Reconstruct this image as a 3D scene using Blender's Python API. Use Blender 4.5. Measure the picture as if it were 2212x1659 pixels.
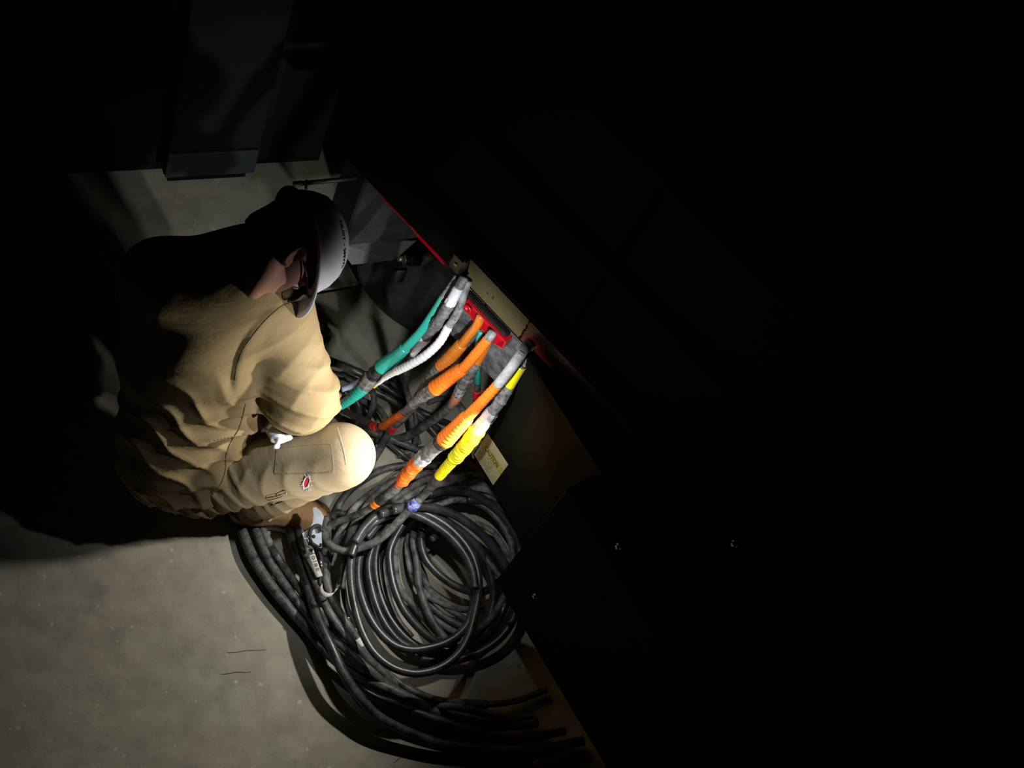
import bpy, math, random
import numpy as np
random.seed(7); rng = np.random.RandomState(11)
S = bpy.context.scene
for _o in list(bpy.data.objects): bpy.data.objects.remove(_o)
# ------------------------------------------------------------------ camera
F = 3600.0; CX, CY = 1106.0, 829.5; H = 4.4; ZS = 1.157
_n = np.array([24.0, 2600.0])                      # where plumb lines meet in the view
_d = np.array([(_n[0]-CX)/F, -(_n[1]-CY)/F, -1.0]); _d /= np.linalg.norm(_d)
_z = -_d; _f = np.array([0, 0, -1.0]); _y = _f-_f.dot(_z)*_z; _y /= np.linalg.norm(_y); _x = np.cross(_y, _z)
R = np.array([_x, _y, _z]); CAM = np.array([0, 0, H])
cd = bpy.data.cameras.new('camera'); cam = bpy.data.objects.new('camera', cd); S.collection.objects.link(cam)
cd.sensor_width = 36; cd.lens = F/2212*36; cd.clip_start = 0.05; cd.clip_end = 60
from mathutils import Matrix, Vector
M4 = Matrix([list(R[0])+[0], list(R[1])+[0], list(R[2])+[H], [0, 0, 0, 1]]); cam.matrix_world = M4
S.camera = cam
def ray(px, py): return R@np.array([(px-CX)/F, -(py-CY)/F, -1.0])
def P(px, py, z): v = ray(px, py); return CAM+v*((z*ZS-H)/v[2])
def PR(p): v = R.T@(np.asarray(p, float)-CAM); return CX+F*v[0]/-v[2], CY-F*v[1]/-v[2]
def pxm(p): return F/float(-(R.T@(np.asarray(p)-CAM))[2])       # pixels per metre at p
def cam2w(v): return R@np.array(v, float)
def unit(v): v = np.asarray(v, float); return v/np.linalg.norm(v)
# the trailer side: a vertical plane, e runs along it, nn points out of it
AZ = math.radians(-17.4)
e = np.array([math.cos(AZ), math.sin(AZ), 0]); nn = np.array([e[1], -e[0], 0]); O = P(1120, 726, .85); O[2] = 0
UP = np.array([0, 0, 1.0])
def PP(px, py, d=0.0):                               # where a sight line meets the plane d in front of the trailer side
    v = ray(px, py); t = ((O+nn*d-CAM)@nn)/(v@nn); return CAM+v*t
def TS(p): q = np.asarray(p)-O; return q@e, q@nn, q[2]
def T(s, d, z): return O+e*s+nn*d+UP*z
# ------------------------------------------------------------------ world, light, exposure
W = bpy.data.worlds.new('world'); S.world = W; W.use_nodes = True
W.node_tree.nodes['Background'].inputs[0].default_value = (.30, .36, .42, 1); W.node_tree.nodes['Background'].inputs[1].default_value = .0015
S.view_settings.view_transform = 'Standard'; S.view_settings.look = 'None'; S.view_settings.gamma = 1; S.view_settings.use_curve_mapping = False
S.view_settings.exposure = 0.0
def aim(o, a, b):
    o.location = Vector(a); o.rotation_euler = (Vector(b)-Vector(a)).to_track_quat('-Z', 'Y').to_euler()
def spot(name, a, b, power, deg, blend, col, size=.02):
    l = bpy.data.lights.new(name, 'SPOT'); l.energy = power; l.spot_size = math.radians(deg); l.spot_blend = blend
    l.color = col; l.shadow_soft_size = size
    o = bpy.data.objects.new(name, l); S.collection.objects.link(o); aim(o, a, b); return o
spot('work_lamp', T(.62, .56, .55), T(-.17, .28, .44), 44, 50, 1.0, (1.0, .96, .88), .014)
spot('floor_lamp', T(.16, .13, .78), T(-.45, .95, .14), 25, 136, .8, (1.0, .97, .90), .012)
spot('fill_spot', P(985, 885, .98), P(850, 795, .40), 15, 110, .9, (.94, .97, 1.0), .012)  # added fill with no visible source, brightens the cables, sleeve and hat
# ------------------------------------------------------------------ helpers
C = S.collection
def mesh_obj(name, verts, faces, mat, parent=None, smooth=True, origin=None, kind=None, label=None):
    verts = np.asarray(verts, float)
    if parent is not None: verts = verts-np.array(parent.get('_o', (0, 0, 0)))
    elif origin is not None: verts = verts-np.asarray(origin)
    me = bpy.data.meshes.new(name)
    if isinstance(faces, np.ndarray) and faces.ndim == 2:
        k = faces.shape[1]; me.vertices.add(len(verts)); me.vertices.foreach_set('co', verts.ravel())
        me.loops.add(faces.size); me.loops.foreach_set('vertex_index', faces.ravel().astype(np.int32))
        me.polygons.add(len(faces)); me.polygons.foreach_set('loop_start', np.arange(0, faces.size, k, dtype=np.int32))
        try: me.polygons.foreach_set('loop_total', np.full(len(faces), k, dtype=np.int32))
        except Exception: pass
        me.update(calc_edges=True); me.validate()
    else: me.from_pydata([tuple(v) for v in verts], [], faces)
    me.materials.append(mat)
    if smooth: me.polygons.foreach_set('use_smooth', [True]*len(me.polygons))
    me.update()
    o = bpy.data.objects.new(name, me); C.objects.link(o)
    if parent is not None: o.parent = parent
    elif origin is not None: o.location = Vector(origin); o['_o'] = [float(x) for x in origin]
    if kind: o['kind'] = kind
    if label: o['label'] = label
    return o
def thing(name, label, cat, loc, group=None):
    o = bpy.data.objects.new(name, None); C.objects.link(o); o.location = Vector(loc); o.empty_display_size = .02
    o['_o'] = [float(x) for x in loc]; o['label'] = label; o['category'] = cat
    if group: o['group'] = group
    return o
def tag(o, label, cat, group=None):
    o['label'] = label; o['category'] = cat
    if group: o['group'] = group
    return o
def box(c, a, b, cc, bev=0.0):
    """box: centre c, half vectors a b cc; bevelled by chamfering -> verts, faces"""
    c, a, b, cc = [np.asarray(v, float) for v in (c, a, b, cc)]
    if np.dot(np.cross(a, b), cc) < 0: a = -a
    if bev <= 0:
        v = [c+sx*a+sy*b+sz*cc for sz in (-1, 1) for sy in (-1, 1) for sx in (-1, 1)]
        f = [(0, 2, 3, 1), (4, 5, 7, 6), (0, 1, 5, 4), (2, 6, 7, 3), (0, 4, 6, 2), (1, 3, 7, 5)]
        return v, f
    la, lb, lc = [np.linalg.norm(x) for x in (a, b, cc)]; bev = min(bev, .9*min(la, lb, lc))
    ka, kb, kc = 1-bev/la, 1-bev/lb, 1-bev/lc
    v = []; idx = {}
    for sx in (-1, 1):
        for sy in (-1, 1):
            for sz in (-1, 1):
                for k, (x, y, z) in enumerate(((1, kb, kc), (ka, 1, kc), (ka, kb, 1))):
                    idx[(sx, sy, sz, k)] = len(v); v.append(c+sx*x*a+sy*y*b+sz*z*cc)
    f = []
    for s in (-1, 1):
        q = [idx[(s, -1, -1, 0)], idx[(s, 1, -1, 0)], idx[(s, 1, 1, 0)], idx[(s, -1, 1, 0)]]; f.append(q if s > 0 else q[::-1])
        q = [idx[(-1, s, -1, 1)], idx[(-1, s, 1, 1)], idx[(1, s, 1, 1)], idx[(1, s, -1, 1)]]; f.append(q if s > 0 else q[::-1])
        q = [idx[(-1, -1, s, 2)], idx[(1, -1, s, 2)], idx[(1, 1, s, 2)], idx[(-1, 1, s, 2)]]; f.append(q if s > 0 else q[::-1])
    for p in (-1, 1):
        for q in (-1, 1):
            f.append([idx[(p, q, -1, 0)], idx[(p, q, 1, 0)], idx[(p, q, 1, 1)], idx[(p, q, -1, 1)]][::(1 if p*q < 0 else -1)])
            f.append([idx[(p, -1, q, 0)], idx[(p, 1, q, 0)], idx[(p, 1, q, 2)], idx[(p, -1, q, 2)]][::(1 if p*q > 0 else -1)])
            f.append([idx[(-1, p, q, 1)], idx[(1, p, q, 1)], idx[(1, p, q, 2)], idx[(-1, p, q, 2)]][::(1 if p*q < 0 else -1)])
    for sx in (-1, 1):
        for sy in (-1, 1):
            for sz in (-1, 1):
                t = [idx[(sx, sy, sz, 0)], idx[(sx, sy, sz, 1)], idx[(sx, sy, sz, 2)]]; f.append(t if sx*sy*sz > 0 else t[::-1])
    return v, f
def join(parts):
    V, Fc = [], []
    for v, f in parts:
        n = len(V); V += [np.asarray(x) for x in v]; Fc += [[int(i)+n for i in q] for q in f]
    return V, Fc
def catmull(pts, sub=8):
    p = np.asarray(pts, float); n = len(p)
    q = np.vstack([2*p[0]-p[1], p, 2*p[-1]-p[-2]]); out = []; us = []
    for i in range(n-1):
        a, b, c, d = q[i], q[i+1], q[i+2], q[i+3]
        for j in range(sub):
            t = j/sub; out.append(.5*((2*b)+(-a+c)*t+(2*a-5*b+4*c-d)*t*t+(-a+3*b-3*c+d)*t**3)); us.append(i+t)
    out.append(p[-1]); us.append(n-1.0)
    return np.array(out), np.array(us)
def sweep(path, rad, sides=16, prof=None, caps=True):
    """tube along path; rad per ring; prof(angle, ring) optional multiplier"""
    path = np.asarray(path); n = len(path); rad = np.broadcast_to(rad, (n,))
    tg = np.gradient(path, axis=0); tg /= np.linalg.norm(tg, axis=1)[:, None]+1e-12
    u = np.cross(tg[0], [0.3, .2, 1.0]); u /= np.linalg.norm(u)
    an = np.arange(sides)*2*math.pi/sides; V = []
    for i in range(n):
        u = u-u.dot(tg[i])*tg[i]; u /= np.linalg.norm(u); w = np.cross(tg[i], u)
        r = rad[i]*(prof(an, i) if prof else 1.0)
        V.append(path[i]+(np.cos(an)*r)[:, None]*u+(np.sin(an)*r)[:, None]*w)
    V = np.vstack(V); Fc = []
    for i in range(n-1):
        for j in range(sides):
            k = (j+1) % sides; Fc.append((i*sides+j, i*sides+k, (i+1)*sides+k, (i+1)*sides+j))
    if caps: Fc.append(tuple(range(sides))[::-1]); Fc.append(tuple((n-1)*sides+j for j in range(sides)))
    return V, Fc
def lathe(c, ax, prof, sides=24, squash=None):
    """prof: (dist along ax, radius)"""
    ax = unit(ax); path = np.array([np.asarray(c)+ax*d for d, r in prof])
    u = unit(np.cross(ax, [0.31, .22, 1.0])); w = np.cross(ax, u); an = np.arange(sides)*2*math.pi/sides
    V = np.vstack([path[i]+prof[i][1]*(np.cos(an)[:, None]*u+np.sin(an)[:, None]*w) for i in range(len(prof))]); Fc = []
    for i in range(len(prof)-1):
        for j in range(sides):
            k = (j+1) % sides; Fc.append((i*sides+j, i*sides+k, (i+1)*sides+k, (i+1)*sides+j))
    Fc.append(tuple(range(sides))[::-1]); Fc.append(tuple((len(prof)-1)*sides+j for j in range(sides)))
    return V, Fc
# ------------------------------------------------------------------ materials
def mat(name, col, rough=.6, metal=0, bump=0, bscale=60, var=0, vscale=8, col2=None, spec=.5, coat=0, sub=0, bdist=.002, stretch=None):
    m = bpy.data.materials.new(name); m.use_nodes = True; nt = m.node_tree; b = nt.nodes['Principled BSDF']
    b.inputs['Base Color'].default_value = (*col, 1); b.inputs['Roughness'].default_value = rough; b.inputs['Metallic'].default_value = metal
    b.inputs['Specular IOR Level'].default_value = spec
    if coat: b.inputs['Coat Weight'].default_value = coat; b.inputs['Coat Roughness'].default_value = .15
    if sub: b.inputs['Subsurface Weight'].default_value = sub; b.inputs['Subsurface Radius'].default_value = (.01, .004, .002); b.inputs['Subsurface Scale'].default_value = 1.0
    tc = nt.nodes.new('ShaderNodeTexCoord'); src = tc.outputs['Object']
    if stretch:
        mp = nt.nodes.new('ShaderNodeMapping'); mp.inputs['Scale'].default_value = stretch; nt.links.new(src, mp.inputs[0]); src = mp.outputs[0]
    if var:
        n = nt.nodes.new('ShaderNodeTexNoise'); n.inputs['Scale'].default_value = vscale; n.inputs['Detail'].default_value = 6; n.inputs['Roughness'].default_value = .65
        nt.links.new(src, n.inputs['Vector'])
        r = nt.nodes.new('ShaderNodeValToRGB'); r.color_ramp.elements[0].position = .5-var/2; r.color_ramp.elements[1].position = .5+var/2
        r.color_ramp.elements[0].color = (*col, 1); r.color_ramp.elements[1].color = (*(col2 or col), 1)
        nt.links.new(n.outputs['Fac'], r.inputs[0]); nt.links.new(r.outputs[0], b.inputs['Base Color'])
    if 'twill' in name or 'canvas' in name:
        n3 = nt.nodes.new('ShaderNodeTexNoise'); n3.inputs['Scale'].default_value = 1; n3.inputs['Detail'].default_value = 3; n3.inputs['Distortion'].default_value = .4; m3 = nt.nodes.new('ShaderNodeMapping'); m3.inputs['Rotation'].default_value = (.4, .5, .3); m3.inputs['Scale'].default_value = (9, 14, 34); nt.links.new(src, m3.inputs[0]); nt.links.new(m3.outputs[0], n3.inputs['Vector'])
        b3 = nt.nodes.new('ShaderNodeBump'); b3.inputs['Strength'].default_value = .5; b3.inputs['Distance'].default_value = .008; nt.links.new(n3.outputs['Fac'], b3.inputs['Height'])
    if bump:
        n2 = nt.nodes.new('ShaderNodeTexNoise'); n2.inputs['Scale'].default_value = bscale; n2.inputs['Detail'].default_value = 5; nt.links.new(src, n2.inputs['Vector'])
        bp = nt.nodes.new('ShaderNodeBump'); bp.inputs['Strength'].default_value = bump; bp.inputs['Distance'].default_value = bdist
        nt.links.new(n2.outputs['Fac'], bp.inputs['Height']); nt.links.new(bp.outputs[0], b.inputs['Normal'])
        if 'twill' in name or 'canvas' in name: nt.links.new(b3.outputs[0], bp.inputs['Normal'])
    return m
M = dict(
 rubber=mat('black_rubber', (.012, .012, .013), .38, bump=.3, bscale=90, var=.25, vscale=30, col2=(.06, .06, .06), bdist=.001),
 dusty=mat('dusty_rubber', (.035, .035, .036), .7, bump=.4, bscale=120, var=.3, vscale=35, col2=(.22, .215, .205), spec=.3, bdist=.001),
 worn=mat('worn_rubber', (.018, .018, .019), .5, bump=.35, bscale=120, var=.3, vscale=40, col2=(.13, .128, .12), spec=.4, bdist=.001),
 greyjack=mat('grey_scuffed_rubber', (.09, .09, .09), .6, bump=.4, bscale=100, var=.25, vscale=40, col2=(.33, .33, .33), spec=.35, bdist=.001),
 ducttape=mat('silver_tape', (.42, .43, .44), .4, bump=.5, bscale=70, var=.3, vscale=30, col2=(.22, .22, .22), bdist=.002),
 conn=mat('scuffed_connector_rubber', (.035, .035, .034), .5, bump=.5, bscale=90, var=.42, vscale=70, col2=(.24, .235, .225), spec=.4, bdist=.0015),
 connblack=mat('black_connector_rubber', (.012, .012, .013), .3, bump=.2, bscale=60, var=.15, vscale=50, col2=(.05, .05, .05), bdist=.001),
 teal=mat('teal_tape', (.02, .33, .27), .28, bump=.25, bscale=60, var=.4, vscale=20, col2=(.03, .40, .33), bdist=.001),
 white=mat('white_tape', (.72, .73, .76), .4, bump=.35, bscale=80, var=.4, vscale=25, col2=(.58, .58, .60), bdist=.001),
 orange=mat('orange_tape', (.74, .145, .012), .32, bump=.35, bscale=70, var=.4, vscale=25, col2=(.80, .19, .018), bdist=.001),
 dkorange=mat('burnt_orange_tape', (.60, .10, .012), .38, bump=.4, bscale=70, var=.4, vscale=25, col2=(.70, .15, .015), bdist=.001),
 amber=mat('glossy_amber_tape', (.52, .14, .012), .2, bump=.25, bscale=60, var=.4, vscale=20, col2=(.60, .18, .018), coat=.5, bdist=.001),
 yellow=mat('yellow_tape', (.66, .62, .008), .4, bump=.5, bscale=60, var=.4, vscale=25, col2=(.58, .52, .008), bdist=.0015),
 redtape=mat('red_tape', (.65, .01, .015), .35),
 bluetape=mat('blue_tape', (.03, .04, .32), .4, var=.2, vscale=60, col2=(.30, .32, .55)),
 copper=mat('copper_brown_sleeve', (.30, .11, .05), .45, var=.3, vscale=30, col2=(.40, .18, .09)),
 shirt=mat('khaki_cotton_twill', (.30, .215, .105), .9, bump=.35, bscale=500, var=.5, vscale=4, col2=(.35, .255, .135), spec=.15, bdist=.0008),
 trouser=mat('tan_canvas', (.36, .275, .165), .88, bump=.4, bscale=420, var=.5, vscale=5, col2=(.43, .34, .22), spec=.15, bdist=.0008),
 thread=mat('brown_thread', (.10, .065, .03), .9),
 threadl=mat('pale_thread', (.62, .58, .48), .9),
 skin=mat('skin', (.52, .24, .17), .55, bump=.15, bscale=200, var=.4, vscale=12, col2=(.60, .31, .23), sub=.15, spec=.35, bdist=.0005),
 hair=mat('dark_brown_hair', (.022, .014, .008), .6, bump=.9, bscale=1.0, stretch=(260, 260, 40), bdist=.002, var=.3, vscale=1, col2=(.04, .026, .015)),
 hat=mat('off_white_hat_shell', (.74, .72, .77), .42, bump=.1, bscale=30, var=.4, vscale=9, col2=(.66, .64, .69)),
 hatline=mat('brown_sweatband', (.16, .09, .04), .7, bump=.4, bscale=200),
 strapb=mat('black_webbing', (.01, .01, .012), .7, bump=.3, bscale=300),
 plastb=mat('black_plastic', (.01, .01, .01), .25),
 lens=None,
 redp=mat('red_plastic', (.48, .006, .018), .28, bump=.1, bscale=20, var=.4, vscale=10, col2=(.40, .006, .012)),
 steel=mat('black_painted_steel', (.011, .012, .013), .5, bump=.3, bscale=60, var=.3, vscale=14, col2=(.024, .026, .027), bdist=.001),
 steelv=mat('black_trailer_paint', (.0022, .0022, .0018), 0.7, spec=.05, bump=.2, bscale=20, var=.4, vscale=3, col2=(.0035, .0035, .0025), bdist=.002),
 flaprub=mat('matt_black_flap', (.003, .003, .0026), .8, spec=.06, bump=.3, bscale=30, var=.3, vscale=8, col2=(.006, .006, .0045)),
 skirt=mat('dusty_dark_skirt_plate', (.035, .037, .041), .6, bump=.3, bscale=80, var=.25, vscale=35, col2=(.13, .135, .14), bdist=.001),
 bolt=mat('worn_bolt_steel', (.38, .36, .30), .38, metal=.7, bump=.4, bscale=60, var=.3, vscale=40, col2=(.16, .14, .11)),
 zinc=mat('zinc', (.6, .6, .6), .3, metal=.9),
 grease=mat('greasy_steel', (.05, .045, .035), .4, metal=.3, bump=.6, bscale=70, var=.3, vscale=30, col2=(.02, .02, .018)),
 tyre=mat('tyre_rubber', (.012, .012, .012), .65, bump=.5, bscale=60, var=.3, vscale=25, col2=(.03, .03, .028)),
 plate=mat('blue_grey_plastic', (.24, .29, .33), .5, bump=.2, bscale=70, var=.4, vscale=15, col2=(.32, .36, .40)),
 web=mat('grey_webbing', (.45, .44, .40), .8, bump=.6, bscale=300),
 paper=mat('off_white_sticker', (.50, .52, .50), .55, var=.3, vscale=40, col2=(.40, .42, .40)),
 blue=mat('blue_print', (.05, .09, .22), .5), ink=mat('black_ink', (.012, .012, .012), .5), fineink=mat('grey_print', (.12, .10, .06), .6),
 labelc=mat('cream_label', (.52, .45, .27), .45, var=.3, vscale=20, col2=(.46, .40, .24)), labely=mat('yellow_label_band', (.50, .42, .05), .45),
 boot=mat('tan_nubuck', (.26, .15, .06), .8, bump=.4, bscale=120, var=.4, vscale=12, col2=(.20, .11, .045)),
 sole=mat('pale_grey_sole', (.50, .50, .46), .8, bump=.5, bscale=90, var=.3, vscale=30, col2=(.36, .36, .33)),
 red=mat('red_cloth', (.55, .02, .03), .8), glove=mat('pale_blue_glove', (.80, .86, .88), .45, bump=.4, bscale=40, bdist=.004),
 pale=mat('pale_blue_sleeve', (.33, .37, .48), .5, var=.4, vscale=30, col2=(.27, .31, .40)),
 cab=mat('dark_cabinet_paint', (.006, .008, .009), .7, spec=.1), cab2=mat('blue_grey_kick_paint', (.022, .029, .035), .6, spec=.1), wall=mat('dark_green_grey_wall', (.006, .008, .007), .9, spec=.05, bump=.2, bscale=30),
 gloss=mat('shiny_black_cable', (.010, .010, .011), .36, bump=.5, bscale=90, var=.3, vscale=20, col2=(.05, .05, .052), bdist=.001),
)
def glass(name, col, alpha):
    m = bpy.data.materials.new(name); m.use_nodes = True; nt = m.node_tree; b = nt.nodes['Principled BSDF']
    b.inputs['Base Color'].default_value = (*col, 1); b.inputs['Roughness'].default_value = .05; b.inputs['Transmission Weight'].default_value = alpha; b.inputs['IOR'].default_value = 1.3
    return m
M['lens'] = glass('clear_lens', (.95, .97, 1), .9)
def floor_mat():
    m = bpy.data.materials.new('concrete'); m.use_nodes = True; nt = m.node_tree; N = nt.nodes; L = nt.links; b = N['Principled BSDF']
    tc = N.new('ShaderNodeTexCoord')
    def noise(sc, det=8, ro=.6, vec=None):
        n = N.new('ShaderNodeTexNoise'); n.inputs['Scale'].default_value = sc; n.inputs['Detail'].default_value = det; n.inputs['Roughness'].default_value = ro
        L.new(vec or tc.outputs['Object'], n.inputs['Vector']); return n.outputs['Fac']
    def ramp(src, p0, c0, p1, c1):
        r = N.new('ShaderNodeValToRGB'); r.color_ramp.elements[0].position = p0; r.color_ramp.elements[1].position = p1
        r.color_ramp.elements[0].color = (*c0, 1); r.color_ramp.elements[1].color = (*c1, 1); L.new(src, r.inputs[0]); return r.outputs[0]
    def mix(f, a, bb, mode='MIX'):
        x = N.new('ShaderNodeMix'); x.data_type = 'RGBA'; x.blend_type = mode
        if isinstance(f, float): x.inputs[0].default_value = f
        else: L.new(f, x.inputs[0])
        for s, v in ((x.inputs[6], a), (x.inputs[7], bb)):
            if isinstance(v, tuple): s.default_value = (*v, 1)
            else: L.new(v, s)
        return x.outputs[2]
    base = ramp(noise(3.2), .35, (.27, .255, .205), .68, (.40, .375, .305))
    base = mix(.6, base, ramp(noise(14), .3, (.22, .205, .165), .75, (.44, .41, .335)))
    tint = ramp(noise(1.8, 3), .40, (.96, 1.0, .95), .65, (1.02, .98, .94)); base = mix(1.0, base, tint, 'MULTIPLY')
    stain = ramp(noise(6.5, 5), .60, (0, 0, 0), .74, (.8, .8, .8)); base = mix(stain, base, (.20, .19, .16))
    v = N.new('ShaderNodeTexVoronoi'); v.inputs['Scale'].default_value = 21; L.new(tc.outputs['Object'], v.inputs['Vector'])
    ad = N.new('ShaderNodeMath'); ad.operation = 'MULTIPLY_ADD'; L.new(noise(40, 3), ad.inputs[0]); ad.inputs[1].default_value = .42; L.new(v.outputs['Distance'], ad.inputs[2])
    spots = ramp(ad.outputs[0], .275, (.6, .6, .6), .325, (0, 0, 0)); base = mix(spots, base, (.52, .50, .42))
    L.new(base, b.inputs['Base Color']); b.inputs['Roughness'].default_value = .62; b.inputs['Specular IOR Level'].default_value = .3
    bp = N.new('ShaderNodeBump'); bp.inputs['Strength'].default_value = .35; bp.inputs['Distance'].default_value = .002
    L.new(noise(120, 6, .7), bp.inputs['Height']); L.new(bp.outputs[0], b.inputs['Normal'])
    return m
M['floor'] = floor_mat()
#===STRUCTURE===
# ------------------------------------------------------------------ setting: floor
fl = mesh_obj('floor', [(-5, -3, -.06), (7, -3, -.06), (7, 8, -.06), (-5, 8, -.06), (-5, -3, -.04), (7, -3, -.04), (7, 8, -.04), (-5, 8, -.04)],
              [(0, 3, 2, 1), (4, 5, 6, 7), (0, 1, 5, 4), (1, 2, 6, 5), (2, 3, 7, 6), (3, 0, 4, 7)], M['floor'], smooth=False, kind='structure')
ja, jb = P(237, 708, 0), P(805, 611, 0); jd = unit((jb-ja)*[1, 1, 0]); jn = np.array([-jd[1], jd[0], 0])
def slab(lo, hi):
    c = ja+jn*(lo+hi)/2+jd*1.0-UP*.02
    return box(c, jd*5.5, jn*(hi-lo)/2, UP*.02, .003)
for lo, hi in ((-4.5, -.004), (.004, 5.5)):
    v, f = slab(lo, hi); mesh_obj('slab', v, f, M['floor'], fl, smooth=False)
def strip(pts, w, z, th=.0006):
    V = []; Fc = []
    pts = [np.asarray(p) for p in pts]
    for i, p in enumerate(pts):
        d = unit((pts[min(i+1, len(pts)-1)]-pts[max(i-1, 0)])*[1, 1, 0]); n = np.array([-d[1], d[0], 0])*w*(.4+.6*math.sin(math.pi*(i+.5)/len(pts)))
        V += [p-n, p+n, p+n+UP*th, p-n+UP*th]
    for i in range(len(pts)-1):
        for k in range(4): Fc.append((4*i+k, 4*i+(k+1) % 4, 4*i+4+(k+1) % 4, 4*i+4+k))
    Fc += [(3, 2, 1, 0), tuple(4*len(pts)-4+k for k in range(4))]
    return V, Fc
for a, b in (((490, 1410), (575, 1403)), ((476, 1456), (542, 1451)), ((850, 1648), (884, 1622))):
    v, f = strip([P(a[0]+(b[0]-a[0])*t, a[1]+(b[1]-a[1])*t+math.sin(t*9)*1.2, .0) for t in np.linspace(0, 1, 7)], .0012, 0)
    mesh_obj('scratch', v, f, M['grease'], fl, smooth=False, label='dark scratch in the concrete')
# dark wall at the upper left with a roll door and a blue-grey kick strip
c0, c1 = P(352, 388, .03), P(548, 377, .03); cdv = unit((c1-c0)*[1, 1, 0]); cn = np.array([-cdv[1], cdv[0], 0]); cl = np.linalg.norm(c1-c0); cm = (c0+c1)/2*[1, 1, 0]
wl0, wl1 = -2.6, float((P(700, 369, .03)-cm)@cdv)
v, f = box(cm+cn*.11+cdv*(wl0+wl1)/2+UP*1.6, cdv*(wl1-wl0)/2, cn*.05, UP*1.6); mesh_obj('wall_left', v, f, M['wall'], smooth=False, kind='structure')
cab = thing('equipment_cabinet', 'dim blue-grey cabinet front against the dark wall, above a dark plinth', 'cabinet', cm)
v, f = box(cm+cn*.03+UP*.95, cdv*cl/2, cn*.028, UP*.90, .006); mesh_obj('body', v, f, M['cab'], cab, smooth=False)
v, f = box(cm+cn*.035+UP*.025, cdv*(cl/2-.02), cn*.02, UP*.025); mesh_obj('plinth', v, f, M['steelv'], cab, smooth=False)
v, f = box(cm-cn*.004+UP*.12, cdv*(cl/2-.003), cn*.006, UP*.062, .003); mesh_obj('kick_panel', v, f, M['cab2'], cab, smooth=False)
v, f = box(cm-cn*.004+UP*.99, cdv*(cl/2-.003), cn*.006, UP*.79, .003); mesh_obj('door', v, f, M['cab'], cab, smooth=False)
v, f = box(cm-cn*.02+cdv*(cl/2-.05)+UP*1.1, cdv*.008, cn*.012, UP*.07, .004); mesh_obj('handle', v, f, M['plastb'], cab, smooth=False)
# ------------------------------------------------------------------ trailer
zl = TS(PP(1000, 601))[2]; zh = TS(PP(1016, 557))[2]; sL = TS(PP(720, 262))[0]; s_t0 = TS(PP(1008, 580))[0]; s_mid = TS(PP(1131, 717))[0]
zb = zl-.012; sR = 3.4
print('TRAILER z', zl, zh, 's', sL, s_t0, s_mid)
tr = thing('trailer', 'black power trailer with a strip of yellow and red reflective tape along its bottom rail', 'trailer', T(0, 0, 0))
L_ = sR-sL; sc = (sR+sL)/2
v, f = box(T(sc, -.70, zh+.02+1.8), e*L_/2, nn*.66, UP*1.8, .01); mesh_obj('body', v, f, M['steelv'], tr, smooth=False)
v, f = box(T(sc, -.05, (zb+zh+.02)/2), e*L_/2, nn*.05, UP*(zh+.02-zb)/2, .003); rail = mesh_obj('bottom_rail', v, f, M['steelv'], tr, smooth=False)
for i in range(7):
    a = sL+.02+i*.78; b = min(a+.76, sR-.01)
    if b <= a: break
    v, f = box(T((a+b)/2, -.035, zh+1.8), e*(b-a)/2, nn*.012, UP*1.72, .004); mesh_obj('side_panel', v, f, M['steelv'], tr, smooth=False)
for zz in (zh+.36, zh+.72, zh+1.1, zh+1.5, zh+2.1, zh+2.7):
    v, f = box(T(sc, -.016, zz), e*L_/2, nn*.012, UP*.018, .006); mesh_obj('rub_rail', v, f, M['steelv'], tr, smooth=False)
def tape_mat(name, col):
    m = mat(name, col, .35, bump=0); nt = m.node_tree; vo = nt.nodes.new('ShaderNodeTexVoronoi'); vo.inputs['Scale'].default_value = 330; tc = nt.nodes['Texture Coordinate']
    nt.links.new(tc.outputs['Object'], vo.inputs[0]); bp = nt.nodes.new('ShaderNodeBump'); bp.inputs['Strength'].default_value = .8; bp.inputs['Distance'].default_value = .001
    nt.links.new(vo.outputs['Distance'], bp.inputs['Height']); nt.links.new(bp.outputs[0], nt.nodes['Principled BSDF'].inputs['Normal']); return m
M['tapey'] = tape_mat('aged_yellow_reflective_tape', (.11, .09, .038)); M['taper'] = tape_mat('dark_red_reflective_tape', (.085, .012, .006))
def tapestrip(a, b, m, lab, jag=0):
    n = 16; V = []; Fc = []
    for k, s in enumerate(np.linspace(0, 1, n)):
        z = zl+(zh-zl)*s; ra = a+(rng.uniform(-1, 1)*jag if a != s_t0 else 0)+(.012*(1-s) if a == s_t0 else 0); rb = b+(rng.uniform(-1, 1)*jag)
        V += [T(ra, .0006, z), T(rb, .0006, z), T(ra, .0016, z), T(rb, .0016, z)]
    for k in range(n-1):
        i = 4*k; j = i+4; Fc += [(i+2, i+3, j+3, j+2), (i, j, j+1, i+1), (i, i+2, j+2, j), (i+1, j+1, j+3, i+3)]
    Fc += [(0, 1, 3, 2), (4*n-4, 4*n-2, 4*n-1, 4*n-3)]
    return mesh_obj('reflective_tape', V, Fc, m, tr, smooth=False, label=lab)
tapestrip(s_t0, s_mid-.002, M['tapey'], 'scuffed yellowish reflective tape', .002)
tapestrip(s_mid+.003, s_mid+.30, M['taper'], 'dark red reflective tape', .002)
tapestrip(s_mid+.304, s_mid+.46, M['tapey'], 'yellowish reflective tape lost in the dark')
tapestrip(s_mid+.464, s_mid+.76, M['taper'], 'dark red reflective tape farther along')
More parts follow.
